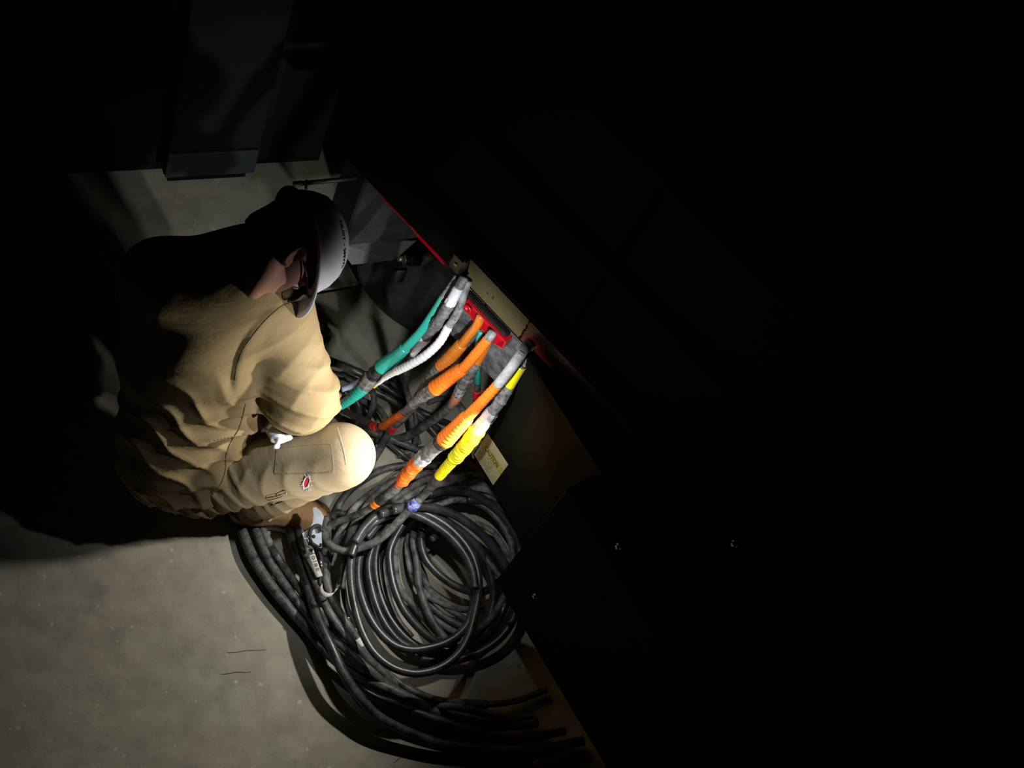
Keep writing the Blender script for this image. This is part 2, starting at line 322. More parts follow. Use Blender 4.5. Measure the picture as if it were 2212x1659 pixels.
for (x, y, r) in ((1065, 643, .0055), (1053, 633, .0035)):
    p = PP(x, y, .0017); an = np.linspace(0, 2*math.pi, 9)[:-1]
    V = [p+e*math.cos(t)*r*.6*rng.uniform(.7, 1.2)+UP*math.sin(t)*r*1.5*rng.uniform(.7, 1.2) for t in an]; V += [q+nn*.0006 for q in V]
    Fc = [tuple(range(8))[::-1], tuple(range(8, 16))]+[(i, (i+1) % 8, 8+(i+1) % 8, 8+i) for i in range(8)]
    mesh_obj('tape_chip', V, Fc, M['grease'], tr, smooth=False, label='dark chip torn out of the yellow tape')
# skirt plate the cables hang against
zs = TS(PP(1041, 797, .0))[2]; ss0 = TS(PP(962, 700))[0]; ss1 = TS(PP(1150, 905))[0]
for a, b in ((ss0, TS(PP(1003, 748))[0]-.004), (TS(PP(1003, 748))[0], ss1)):
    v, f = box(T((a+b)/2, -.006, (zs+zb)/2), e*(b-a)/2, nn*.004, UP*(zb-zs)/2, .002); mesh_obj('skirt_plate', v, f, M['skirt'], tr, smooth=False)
# flap carrying the caution sticker: hangs from the rail, splayed a little outwards
BL, BR = P(1023, 983, .36), P(1150, 1190, .36)
fe = unit((BR-BL)*[1, 1, 0]); fn = np.array([fe[1], -fe[0], 0])
def FP(px, py, d=0.0): v = ray(px, py); t = ((BL+fn*d-CAM)@fn)/(v@fn); return CAM+v*t
TL = FP(1140, 765); fl_len = np.linalg.norm(BR-BL)+.9
print('flap TL z', TL, 'BL', BL, TS(BL), TS(TL))
nv, nh = 14, 12; V = []; Fc = []
edge = [FP(x, y) for x, y in ((1140, 763), (1136, 790), (1117, 822), (1095, 857), (1077, 890), (1060, 920), (1042, 950), (1025, 974), (1027, 988))]
ed, _ = catmull(edge, 2); nv = len(ed)
for i, p in enumerate(ed):
    for j in range(nh+1):
        q = p+fe*(fl_len*j/nh)
        V += [q]
fr = len(V); V += [q+fn*.006 for q in V[:]]
for i in range(nv-1):
    for j in range(nh):
        a = i*(nh+1)+j; b = a+nh+1; Fc += [(a, a+1, b+1, b), (fr+a, fr+b, fr+b+1, fr+a+1)]
for i in range(nv-1):
    for j in (0, nh): a = i*(nh+1)+j; b = a+nh+1; Fc.append((a, b, fr+b, fr+a))
for j in range(nh):
    for i in (0, nv-1): a = i*(nh+1)+j; Fc.append((a, a+1, fr+a+1, fr+a))
flap = thing('side_flap', 'black rubber side flap with a cream caution sticker at its lower left corner', 'flap', T(TS(TL)[0]+.2, 0, zb))
mesh_obj('sheet', V, Fc, M['flaprub'], flap, smooth=False)
v, f = sweep(np.array([q+fn*.003 for q in ed]), .0062, 10); mesh_obj('edge_trim', v, f, M['greyjack'], flap, label='grey worn edge trim')
fz = TL+fe*0; c1_ = TL+fe*fl_len
V = [TL, c1_, T(TS(c1_)[0], -.01, zb), T(TS(TL)[0], -.01, zb)]; V = [q+UP*.001 for q in V]+[q+UP*.006 for q in V]
mesh_obj('top_plate', V, [(0, 3, 2, 1), (4, 5, 6, 7), (0, 1, 5, 4), (1, 2, 6, 5), (2, 3, 7, 6), (3, 0, 4, 7)], M['steelv'], flap, smooth=False)
# sticker
LC = [FP(1053.5, 936, .0068), FP(1098, 1003.5, .0068), FP(1065.5, 1048, .0068), FP(1024.5, 982, .0068)]   # tl tr br bl
lx = unit(LC[1]-LC[0]); lw = np.linalg.norm(LC[1]-LC[0]); ly = unit(LC[3]-LC[0]); lh = np.linalg.norm(LC[3]-LC[0])
def LQ(u, v_, w=0.0): return LC[0]*(1-u)*(1-v_)+LC[1]*u*(1-v_)+LC[2]*u*v_+LC[3]*(1-u)*v_+fn*w
def lrect(u0, u1, v0, v1, w, th):
    q = [LQ(u0, v0, w), LQ(u1, v0, w), LQ(u1, v1, w), LQ(u0, v1, w)]; q += [p+fn*th for p in q]
    return q, [(0, 1, 2, 3), (7, 6, 5, 4), (0, 4, 5, 1), (1, 5, 6, 2), (2, 6, 7, 3), (3, 7, 4, 0)]
def textmesh(name, s, size, m, parent, fo, label=None, spacing=1.0):
    """fo(x, y) maps text-plane metres to the world"""
    cu = bpy.data.curves.new(name, 'FONT'); cu.body = s; cu.size = size; cu.offset = size*.018; cu.space_character = spacing
    to = bpy.data.objects.new('tmp_text', cu); C.objects.link(to); bpy.context.view_layer.update()
    me = bpy.data.meshes.new_from_object(to.evaluated_get(bpy.context.evaluated_depsgraph_get()))
    vs = [(v_.co.x, v_.co.y) for v_ in me.vertices]; fs = [tuple(p.vertices) for p in me.polygons]
    bpy.data.objects.remove(to); bpy.data.curves.remove(cu)
    wmax = max(v_[0] for v_ in vs)
    return mesh_obj(name, [fo(x, y, wmax) for x, y in vs], fs, m, parent, smooth=False, label=label)
v, f = lrect(0, 1, 0, 1, 0, .0005); stk = mesh_obj('sticker', v, f, M['labelc'], flap, smooth=False, label='cream caution sticker')
mesh_obj('yellow_band', *lrect(.0, 1, .30, .46, .0005, .0002), M['labely'], stk, smooth=False) if False else None
def sub(name, vf, m, label=None):
    o = mesh_obj(name, [np.asarray(p)-np.array(flap['_o']) for p in vf[0]], vf[1], m, None, smooth=False, label=label); o.parent = stk; return o
sub('yellow_band', lrect(0.005, .995, .30, .47, .0005, .0002), M['labely'])
sub('border_line', join([lrect(.005, .995, .295, .303, .0007, .0001), lrect(.005, .995, .467, .475, .0007, .0001), lrect(.3, .305, 0, .14, .0005, .0002), lrect(.12, .125, .14, .30, .0005, .0002), lrect(.70, .706, .47, 1, .0005, .0002)]), M['fineink'])
cap = textmesh('caution_lettering', 'CAUTION', .017, M['ink'], None, lambda x, y, w: LQ(.17+.62*x/w, .462-.155*y/.0125, .0009)-np.array(flap['_o']), 'black CAUTION lettering', 1.1)
cap.parent = stk
lines = []
for r in range(9):
    vv = .52+r*.05; uu = .08
    while uu < .66:
        w_ = rng.uniform(.03, .10)
        if rng.rand() < .85: lines.append(lrect(uu, min(uu+w_, .67), vv, vv+.018, .0005, .0002))
        uu += w_+.018
sub('fine_print', join(lines), M['fineink'])
# lower skirt panel in front of the coil
K = P(1070, 1255, .30); K2 = P(1232, 1527, .30); ke = unit((K2-K)*[1, 1, 0]); kn = np.array([ke[1], -ke[0], 0])
print('K', K, TS(K), 'az', np.degrees(np.arctan2(ke[1], ke[0])))
pn = thing('skirt_panel', 'matt black steel skirt panel with small hex bolts hiding the right of the coil', 'panel', K+ke*.9)
top = zb+.02; K0 = K[2]
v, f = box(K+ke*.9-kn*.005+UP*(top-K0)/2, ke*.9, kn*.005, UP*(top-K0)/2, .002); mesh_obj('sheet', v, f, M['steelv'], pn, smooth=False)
def KP(px, py, d=0.0): v = ray(px, py); t = ((K+kn*d-CAM)@kn)/(v@kn); return CAM+v*t
def hexbolt(p, ax, r, parent, m='zinc'):
    v1, f1 = lathe(p, ax, [(0, r*1.45), (.0015, r*1.45), (.0018, r*1.2)], 20)
    v2, f2 = lathe(np.asarray(p)+unit(ax)*.0018, ax, [(0, r), (r*.9, r), (r*1.1, r*.8)], 6)
    vv, ff = join([(v1, f1), (v2, f2)]); return mesh_obj('bolt', vv, ff, M[m], parent, smooth=False)
for x, y in ((1157, 1288), (1337, 1180), (1588, 1174), (1090, 1308)):
    hexbolt(KP(x, y, .0002), kn, .0055 if x > 1100 else .003, pn)
V = [K*[1, 1, 0]+UP*top, (K+ke*1.8)*[1, 1, 0]+UP*top, T(TS(K+ke*1.8)[0], -.02, zb-.03), T(TS(K)[0]+.02, .03, zb-.03)]; V = V+[q+UP*.006 for q in V]
mesh_obj('top_plate', V, [(0, 3, 2, 1), (4, 5, 6, 7), (0, 1, 5, 4), (1, 2, 6, 5), (2, 3, 7, 6), (3, 0, 4, 7)], M['steelv'], pn, smooth=False)
# two brackets tie the panel to the trailer rail
for s in (.25, 1.3):
    p = K+ke*s; q = T(TS(p)[0], -.02, zb-.02); d = q-(p+UP*.5); d[2] = 0; ln = np.linalg.norm(d)
    v, f = box(p+UP*.5+d/2, d/2, unit(np.cross(d, UP))*.02, UP*.012, .002); mesh_obj('bracket', v, f, M['steelv'], pn, smooth=False)
# red flip covers over the sockets, one row
def cover(corner, lab, blackhood=True):
    s, d, z = TS(corner); dp = d; bk = d-.022; ht = min(.046, zb-z-.008)
    t = thing('socket_cover', lab, 'cover', T(s-.07, bk, z+.02), 'red flip covers along the sockets')
    th = .0028; ln = .142
    def Q(a, b, c): return T(s-a, b, z+c)             # a leftwards, b outwards, c up
    # outline in (a, c): chamfered at the right end
    out = [(0.0, ht), (0.0, .010), (.016, 0), (ln-.028, 0), (ln-.028, .006), (ln, .006), (ln, ht)]
    V = []; Fc = []; n = len(out)
    ca = sum(o_[0] for o_ in out)/n; cc = sum(o_[1] for o_ in out)/n
    inn = [(o_[0]+(th if o_[0] < ca else -th), o_[1]+(th if o_[1] < cc else -th)) for o_ in out]
    for (a, c) in out: V.append(Q(a, bk, c))
    for (a, c) in out: V.append(Q(a, dp, c))
    for (a, c) in inn: V.append(Q(a, dp, c))
    for (a, c) in inn: V.append(Q(a, bk+.004, c))
    for i in range(n):
        j = (i+1) % n; Fc += [(i, j, n+j, n+i), (n+i, n+j, 2*n+j, 2*n+i), (2*n+i, 2*n+j, 3*n+j, 3*n+i)]
    Fc += [tuple(range(n))[::-1], tuple(range(3*n, 4*n))]
    mesh_obj('shell', V, Fc, M['redp'], t, smooth=False)
    v, f = lathe(Q(ln-.013, dp-.003, .022), nn, [(0, .0125), (.005, .0125), (.005, .007), (.001, .007)], 18); mesh_obj('tab_ring', v, f, M['redp'], t)
    if blackhood:
        v, f = box(Q(ln*.56, bk+.008, ht+.006), e*ln*.5, nn*.009, UP*.006, .003); mesh_obj('hood', v, f, M['plastb'], t, smooth=False, label='black hood over the red cover')
    return t
cover(T(-.012, .022, .912), 'bright red plastic socket cover hanging over the orange cables below the tape')
cover(PP(966, 580, -.022), 'red plastic socket cover next above the grey and white cables, half lit')
cover(PP(891, 497, -.022), 'third red socket cover up the row, dimly lit above the black steel box')
cover(PP(831, 426, -.022), 'faintest red socket cover at the far dark end of the row')
# black latch block at the left end of the tape
p = PP(984, 572, .03); t = thing('latch_block', 'black latch block with a small keyhole at the left end of the yellow tape', 'latch', p)
v, f = box(p-nn*.015, e*.020, nn*.014, UP*.034, .006); mesh_obj('block', v, f, M['plastb'], t, smooth=False)
v, f = lathe(p-nn*.001, nn, [(0, .006), (.003, .006), (.003, .004)], 16); mesh_obj('keyhole', v, f, M['bolt'], t)
# ------------------------------------------------------------------ under the trailer: steel box, hub, wheel
A_ = P(740, 533, .52); B_ = P(905, 515, .52); C_ = P(722, 505, .52)
bx = unit((B_-A_)*[1, 1, 0]); by = (C_-A_)*[1, 1, 0]; by = by-bx*(by@bx); by = unit(by); bl = np.linalg.norm(B_-A_)
axb = thing('axle_box', 'black steel box beam under the trailer with a sticker on its end', 'steel box', A_+bx*bl/2)
v, f = box(A_+bx*bl/2+by*.07+UP*.17, bx*bl/2, by*.07, UP*.17, .006); mesh_obj('box_body', v, f, M['steel'], axb, smooth=False)
g = [P(722, 522, .50), P(760, 572, .44), P(852, 562, .44), P(900, 520, .50)]
V = g+[p+by*.10 for p in g]; mesh_obj('lower_plate', V, [(0, 1, 2, 3), (7, 6, 5, 4), (0, 4, 5, 1), (1, 5, 6, 2), (2, 6, 7, 3), (3, 7, 4, 0)], M['steel'], axb, smooth=False)
def AP(px, py, d=.0008): v = ray(px, py); n_ = -bx; t = ((A_+n_*d-CAM)@n_)/(v@n_); return CAM+v*t
def quadplate(pts, n_, th):
    V = list(pts)+[p+n_*th for p in pts]; k = len(pts)
    return V, [tuple(range(k)), tuple(range(k, 2*k))[::-1]]+[(i, k+i, k+(i+1) % k, (i+1) % k) for i in range(k)]
sp = [(725, 449), (730, 459), (733, 463), (737.5, 471), (741, 472), (740, 531), (737.5, 529), (723, 505)]
mesh_obj('sticker', *quadplate([AP(*q) for q in sp], -bx, .0005), M['paper'], axb, smooth=False, label='white sticker with a blue band')
mesh_obj('sticker_band', *quadplate([AP(x, y, .0015) for x, y in ((725, 461), (740.5, 483), (740.3, 489), (724.6, 470))], -bx, .0003), M['blue'], axb, smooth=False, label='blue band of the sticker')
# hub and nut on its short arm
hc = P(872, 556, .40); ha = unit(cam2w([-.92, -.10, .38])); hub = thing('hub', 'greasy hub with a worn hex nut poking out beside the black steel box', 'wheel hub', hc)
v, f = lathe(hc-ha*.045, ha, [(0, .027), (.030, .027), (.032, .022), (.040, .022), (.042, .020)], 28); mesh_obj('drum', v, f, M['grease'], hub)
v, f = lathe(hc-ha*.003, ha, [(0, .019), (.004, .0195), (.006, .017)], 28); mesh_obj('washer', v, f, M['bolt'], hub)
v, f = lathe(hc+ha*.003, ha, [(0, .0125), (.011, .0125), (.014, .010)], 6); mesh_obj('nut', v, f, M['bolt'], hub)
v, f = box(P(862, 595, .36), unit(bx)*.018, by*.006, UP*.035, .003); mesh_obj('clamp_plate', v, f, M['steel'], hub, smooth=False)
v, f = sweep(np.array([hc-ha*.04, hc-ha*.2, hc-ha*.34+UP*.1]), .017, 14); mesh_obj('axle_arm', v, f, M['grease'], hub)
wa = math.radians(275); wax = np.array([math.cos(wa), math.sin(wa), 0]); wr = .245; wc = P(885, 640, .2)-wax*.10; wt = np.array([-wax[1], wax[0], 0])
wc = wc+wt*.055; wc[2] = wr
wh = thing('trailer_wheel', 'black tyre on the floor under the trailer behind the coloured cables', 'wheel', wc*[1, 1, 0])
prof = [(-.075, .14), (-.085, .17), (-.088, .21), (-.075, .236), (-.05, .245), (-.03, .245), (-.028, .239), (-.022, .239), (-.02, .245), (.02, .245), (.022, .239), (.028, .239), (.03, .245), (.05, .245), (.075, .236), (.088, .21), (.085, .17), (.075, .14)]
v, f = lathe(wc, wax, prof, 56); mesh_obj('tyre', v, f, M['tyre'], wh)
v, f = lathe(wc, wax, [(-.07, .138), (.05, .138), (.068, .138), (.07, .125), (.03, .11), (.028, .05), (.045, .045), (.047, .02)], 36); rim = mesh_obj('rim', v, f, M['steel'], wh)
# grey pipe end high up behind the hard hat
pc = P(643, 397, .75); pa = unit(cam2w([-.98, -.12, .2])); pp = thing('pipe_end', 'short grey pipe end with a flange in the dark above the hard hat', 'pipe', pc)
v, f = lathe(pc-pa*.012, pa, [(0, .0075), (.022, .0075), (.024, .005)], 18); mesh_obj('pipe', v, f, M['skirt'], pp)
v, f = box(P(662, 399, .74), unit(cam2w([.1, 1, 0]))*.012, unit(cam2w([1, -.1, 0]))*.003, unit(cam2w([0, 0, 1]))*.008, .001); mesh_obj('flange', v, f, M['skirt'], pp, smooth=False)
v, f = sweep(np.array([pc-pa*.012, pc-pa*.10, P(800, 380, .75)]), .006, 12); mesh_obj('feed_pipe', v, f, M['steel'], pp)

# the covers, flap, panel, beam, hub, wheel, latch and pipe are all fixed to the trailer: hang them under it as its parts
def fold_into(t, main, name, keep_label=True):
    kids = [o for o in bpy.data.objects if o.parent == t]; m = [o for o in kids if o.name.split('.')[0] == main][0]
    loc = np.array(t['_o'])-np.array(tr['_o'])
    for k in kids:
        if k is m: continue
        for g_ in [o for o in bpy.data.objects if o.parent == k]: g_.parent = m
        k.parent = m
    m.parent = tr; m.location = Vector(loc); m.name = name
    if keep_label: m['label'] = t['label']
    bpy.data.objects.remove(t)
for t_ in [o for o in list(bpy.data.objects) if o.name.split('.')[0] == 'socket_cover']: t_.name = 'cover_root'; fold_into(t_, 'shell', 'socket_cover')
flap.name = 'r1'; fold_into(flap, 'sheet', 'side_flap'); pn.name = 'r2'; fold_into(pn, 'sheet', 'skirt_panel')
axb.name = 'r3'; fold_into(axb, 'box_body', 'axle_box'); hub.name = 'r4'; fold_into(hub, 'drum', 'hub'); wh.name = 'r5'; fold_into(wh, 'tyre', 'wheel')
t.name = t.name; lt_ = bpy.data.objects['latch_block']; lt_.name = 'r6'; fold_into(lt_, 'block', 'latch_block'); pp.name = 'r7'; fold_into(pp, 'pipe', 'pipe_end')
# ------------------------------------------------------------------ cables
def cpt(q):
    if len(q) == 4: return PP(q[0], q[1], q[3])
    return P(*q)
def cable(name, label, pts, wid, m, segs=(), group=None, cat='cable', sub=8):
    """pts (px, py, z) control points; wid: width(s) seen in the view; segs (i0, i1, w0, w1, material, part name, style, label)"""
    c = [cpt(q) for q in pts]; k4 = sum(len(q) == 4 for q in pts)
    if 0 < k4 < len(pts):                              # keep the run below the socket continuous
        corr = TS(c[k4-1])[1]+.012-TS(c[k4])[1]
        for k in range(k4, min(len(pts), k4+9)): c[k] = PP(pts[k][0], pts[k][1], TS(c[k])[1]+corr*(1-(k-k4)/9))
    c = np.array(c); path, us = catmull(c, sub)
    w = np.interp(us, np.linspace(0, len(c)-1, len(wid)), wid) if hasattr(wid, '__len__') else np.full(len(us), float(wid))
    rad = np.array([w[i]/2/pxm(path[i]) for i in range(len(path))])
    if not segs:
        v, f = sweep(path, rad, 16); o = mesh_obj(name, v, f, M[m], origin=path[0]); tag(o, label, cat, group); return o
    t = thing(name, label, cat, path[0], group)
    v, f = sweep(path, rad, 16); mesh_obj('jacket', v, f, M[m], t)
    L = np.concatenate([[0], np.cumsum(np.linalg.norm(np.diff(path, axis=0), axis=1))])
    for sg in segs:
        i0, i1, w0, w1, mm, pn, st = sg[:7]; lb = sg[7] if len(sg) > 7 else None
        l0, l1 = np.interp([i0, i1], us, L); ln = l1-l0
        step = .0016 if st in ('wrap', 'crumple') else .0035
        n = max(4, int(ln/step)); ls = np.linspace(l0, l1, n)
        pth = np.array([[np.interp(x, L, path[:, k]) for k in range(3)] for x in ls])
        if n > 8:                                     # smooth the resampled polyline a little
            for _ in range(2): pth[1:-1] = .25*pth[:-2]+.5*pth[1:-1]+.25*pth[2:]
        tt = np.linspace(0, 1, n); ww = w0+(w1-w0)*tt
        rr = np.array([ww[i]/2/pxm(pth[i]) for i in range(n)]); prof = None; sides = 20
        if st in ('wrap', 'crumple'):
            ph = (ls-l0)/.0125
            amp = .13 if st == 'wrap' else .16
            rr = rr*(1+amp*(ph % 1.0)-.02+.012*np.array([math.sin(x*2.3) for x in ph]))
            skew = rng.uniform(0, 6); k2 = rng.uniform(2, 4)
            def prof(an, i, ph=ph, skew=skew, st=st): return 1+(.018 if st == 'wrap' else .05)*np.sin(an*2+skew+ph[i]*(.25 if st == 'wrap' else 1.7))
        elif st == 'smooth':
            def prof(an, i, n=n): return 1+.012*np.sin(an*2+i*.05)
        elif st == 'conn':                            # connector body: stepped with ribs
            stp = [(0, .90), (.05, 1.0), (.12, 1.0), (.13, 1.10), (.17, 1.10), (.18, .98), (.50, .95), (.52, 1.08), (.56, 1.08), (.58, .92), (.93, .86), (.95, .98), (1, .95)]
            rr = rr*np.interp(tt, [a for a, b in stp], [b for a, b in stp])
            def prof(an, i, tt=tt): return 1+(.05*np.sign(np.sin(an*6)) if .2 < tt[i] < .48 else 0)
        elif st == 'ring':
            stp = [(0, .85), (.12, 1.0), (.42, 1.0), (.46, .90), (.54, .90), (.58, 1.0), (.88, 1.0), (1, .85)]
            rr = rr*np.interp(tt, [a for a, b in stp], [b for a, b in stp])
            def prof(an, i): return 1+.05*np.sign(np.sin(an*7))
            sides = 42
        elif st == 'bell':
            rr = rr*(1+.05*np.sin(tt*math.pi))
        v, f = sweep(pth, rr, sides, prof); mesh_obj(pn, v, f, M[mm], t, label=lb)
    return t
HG = 'taped power cables hanging from the trailer sockets'
cable('power_cable', 'power cable wrapped in teal tape leading down to the hidden hands', [(990, 596, 0, .02), (970, 625, 0, .035), (957, 643, 0, .045), (935, 678, .60), (909, 716, .56), (877, 750, .52), (850, 774, .48), (824, 793, .45), (802, 815, .42), (786, 835, .40), (763, 857, .37), (742, 872, .34), (722, 884, .30)], [17, 17, 17, 18, 18, 18, 17, 16, 16, 16], 'greyjack',
      [(2, 5.2, 18, 21, 'teal', 'teal_tape', 'smooth'), (5.05, 7.05, 25, 34, 'teal', 'tape_wrap', 'bell'), (6.95, 8.1, 31, 31, 'connblack', 'connector', 'conn'), (7.95, 9.0, 36, 33, 'conn', 'locking_ring', 'ring', 'translucent scuffed locking ring'), (8.95, 10, 30, 22, 'teal', 'lower_tape_wrap', 'wrap'), (10, 12, 22, 16, 'teal', 'lower_tape_end', 'wrap')], HG)
cable('power_cable', 'grey cable with two white tape bands and a scuffed connector beside the teal cable', [(1003, 598, 0, .02), (991, 620, 0, .04), (972, 655, 0, .055), (945, 697, .56), (919, 730, .48), (893, 763, .40), (882, 795, .28), (876, 830, .16), (886, 875, .06), (892, 930, .03)], [21, 20, 20, 18, 14, 13, 13, 14], 'worn',
      [(0, 1.05, 21, 21, 'greyjack', 'grey_sleeve', 'smooth'), (1, 1.75, 22, 23, 'white', 'tape_wrap', 'wrap'), (1.72, 2.05, 24, 25, 'white', 'tape_collar', 'ring'), (2, 2.95, 25, 26, 'conn', 'connector', 'conn'), (2.9, 3.3, 27, 26, 'conn', 'locking_ring', 'ring'), (3.2, 4.02, 24, 22, 'conn', 'connector_tail', 'smooth'), (3.95, 5.05, 24, 14, 'white', 'lower_tape_wrap', 'wrap')], HG)
cable('power_cable', 'cable hooped in pure white tape, its thin tip taped to the teal connector', [(1012, 606, 0, .01), (1001, 638, 0, .03), (988, 676, 0, .045), (970, 704, .62), (950, 738, .60), (920, 767, .57), (887, 787, .54), (856, 802, .50), (836, 813, .47), (818, 828, .44), (808, 836, .43)], [17, 18, 18, 17, 15, 12, 8, 5, 4], 'greyjack',
      [(3, 5, 18, 19, 'white', 'tape_wrap', 'wrap'), (4.98, 7, 19, 17, 'white', 'tape_wrap', 'wrap'), (6.95, 8.0, 15, 13, 'white', 'tape_tail', 'wrap'), (7.95, 9.3, 13, 6, 'white', 'tape_tip', 'crumple'), (9.3, 10, 6, 7, 'yellow', 'yellow_tag', 'smooth', 'small yellow tape end')], HG)
cable('power_cable', 'glossy amber taped cable hanging behind the bright orange one', [(1040, 680, 0, .012), (1030, 703, 0, .02), (1013, 724, 0, .025), (997, 744, 0, .03), (972, 772, .56), (955, 790, .53), (938, 808, .50), (922, 828, .46), (908, 846, .42), (897, 868, .34), (884, 890, .26), (862, 912, .18), (850, 922, .15), (838, 940, .10), (819, 973, .05), (800, 1002, .03)], [20, 19, 18, 17, 17, 17], 'worn',
      [(0, 3, 20, 22, 'amber', 'tape_wrap', 'smooth'), (2.95, 5.1, 27, 29, 'amber', 'lower_tape_wrap', 'wrap'), (5, 6.3, 28, 26, 'conn', 'connector', 'conn'), (6.25, 7.1, 26, 24, 'conn', 'locking_ring', 'ring'), (7, 8.3, 20, 16, 'copper', 'copper_sleeve', 'smooth', 'copper brown sleeve'), (11.75, 12.5, 20, 20, 'redtape', 'red_band', 'smooth', 'red tape band')], HG)
cable('power_cable', 'bright orange taped cable below the red cover with a long grey connector', [(1066, 716, 0, .02), (1056, 730, 0, .035), (1030, 762, 0, .05), (1003, 793, .58), (978, 811, .55), (938, 840, .50), (920, 851, .47), (897, 869, .43), (875, 890, .38), (850, 906, .33), (826, 921, .28), (812, 923, .26), (790, 910, .22), (741, 886, .12), (712, 868, .06)], [20, 19, 17, 15, 15, 15], 'worn',
      [(0, 1.1, 21, 21, 'greyjack', 'grey_sleeve', 'smooth'), (1, 3.3, 21, 22, 'orange', 'tape_wrap', 'wrap'), (3.2, 5.0, 28, 33, 'orange', 'lower_tape_wrap', 'wrap'), (4.85, 6.0, 31, 29, 'conn', 'locking_ring', 'ring'), (5.9, 8.05, 29, 20, 'conn', 'connector', 'conn'), (8, 10, 18, 17, 'dkorange', 'burnt_orange_tape', 'wrap'), (10.7, 11.4, 19, 19, 'redtape', 'red_band', 'smooth', 'red tape band')], HG)
cable('power_cable', 'dark amber cable with silver ribbed collar hanging behind the two orange cables', [(1062, 715, 0, .01), (1050, 745, 0, .012), (1036, 772, 0, .016), (1021, 795, .55), (1010, 815, .51), (999, 833, .47), (991, 848, .43), (984, 862, .40), (974, 874, .36), (955, 893, .28), (925, 914, .18), (888, 938, .09), (846, 951, .05), (815, 952, .03)], [20, 20, 22, 20, 19, 18], 'worn',
      [(0, 2.4, 21, 23, 'amber', 'tape_wrap', 'smooth', 'dark amber tape'), (2.3, 4.0, 25, 27, 'conn', 'connector', 'conn'), (3.9, 5.0, 30, 28, 'conn', 'locking_ring', 'ring'), (5.0, 6.3, 25, 22, 'ducttape', 'ribbed_collar', 'ring', 'silver ribbed collar'), (6.3, 8.0, 22, 17, 'copper', 'copper_sleeve', 'wrap', 'brown tape below the collar')], HG)
cable('power_cable', 'thin teal cable with a red band hanging straight down behind the orange cables', [(1040, 715, 0, .008), (1033, 740, 0, .010), (1031, 775, .60), (1032, 808, .53), (1032, 830, .47), (1030, 850, .42), (1026, 890, .30), (1018, 940, .15), (1000, 985, .05)], [12, 13, 14, 15], 'worn',
      [(0, 3.8, 13, 14, 'teal', 'teal_tape', 'smooth'), (4.75, 5.25, 17, 17, 'redtape', 'red_band', 'smooth', 'red tape band')], HG)
cable('power_cable', 'large bright orange cable nearest the flap, silver taped above and silver clamped below', [(1143, 740, 0, .0), (1130, 759, 0, .04), (1118, 776, .70), (1098, 803, .68), (1077, 829, .65), (1045, 864, .61), (1010, 900, .56), (985, 926, .53), (960, 951, .50), (938, 966, .47), (918, 986, .44), (899, 1003, .41), (871, 1036, .34), (857, 1052, .30), (835, 1070, .26), (811, 1088, .22), (790, 1103, .19), (752, 1120, .15), (722, 1131, .12), (706, 1150, .10), (712, 1200, .06)], [22, 22, 20, 18, 18, 20, 24, 16, 16, 16], 'worn',
      [(0, 4.05, 24, 23, 'ducttape', 'silver_tape_wrap', 'smooth', 'silver grey taped upper length'), (4, 6.15, 22, 24, 'orange', 'tape_wrap', 'wrap'), (6, 8, 30, 38, 'orange', 'lower_tape_wrap', 'wrap'), (7.9, 8.35, 38, 37, 'connblack', 'rubber_collar', 'smooth', 'black rubber collar'), (8.3, 9.9, 35, 33, 'conn', 'connector', 'smooth'), (9.8, 10.7, 35, 33, 'ducttape', 'clamp_ring', 'ring', 'silver clamp ring'), (10.65, 12.1, 31, 27, 'dkorange', 'burnt_orange_tape', 'crumple'), (12.1, 13.1, 22, 20, 'dkorange', 'burnt_orange_tape_end', 'wrap'), (13.1, 14.7, 22, 22, 'rubber', 'heat_shrink', 'smooth'), (14.7, 15.25, 21, 19, 'amber', 'orange_band', 'wrap', 'orange tape band')], HG)
cable('power_cable', 'yellow taped cable emerging from behind the flap with a small blue band lower down', [(1128, 790, 0, .035), (1106, 825, .58), (1080, 868, .54), (1055, 900, .51), (1033, 927, .48), (1010, 958, .44), (985, 987, .40), (966, 1008, .37), (949, 1028, .34), (930, 1052, .30), (914, 1070, .27), (898, 1087, .25), (872, 1114, .21), (846, 1142, .19), (815, 1168, .17), (782, 1182, .15), (745, 1190, .14), (714, 1178, .13), (700, 1155, .12), (706, 1120, .09)], [20, 21, 21, 21, 19, 18, 17, 16], 'worn',
      [(0, 1.2, 22, 24, 'yellow', 'yellow_stripe_tape', 'smooth'), (1.2, 2.6, 26, 29, 'conn', 'connector', 'conn'), (2.55, 4.1, 30, 30, 'ducttape', 'locking_ring', 'ring', 'silver scuffed locking ring'), (4.0, 6.1, 34, 29, 'yellow', 'tape_wrap', 'crumple'), (6.0, 8.0, 24, 21, 'yellow', 'lower_tape_wrap', 'wrap'), (8, 8.9, 21, 23, 'rubber', 'heat_shrink', 'smooth'), (10.8, 11.4, 23, 23, 'bluetape', 'blue_band', 'crumple', 'torn blue tape band')], HG)
cable('cable_end', 'pale blue sleeved cable end lying behind the teal taped cable', [(738, 841, .22), (752, 836, .22), (768, 829, .21), (784, 820, .19), (800, 812, .14)], [13, 14, 15, 15], 'pale', cat='cable')
cable('power_cable', 'black cable with a small red band beside the cuff of the sleeve', [(690, 826, .06), (713, 833, .09), (730, 838, .12), (748, 848, .12), (770, 866, .08), (776, 900, .04)], 13, 'rubber', [(.85, 1.25, 15, 15, 'redtape', 'red_band', 'smooth', 'red tape band')])
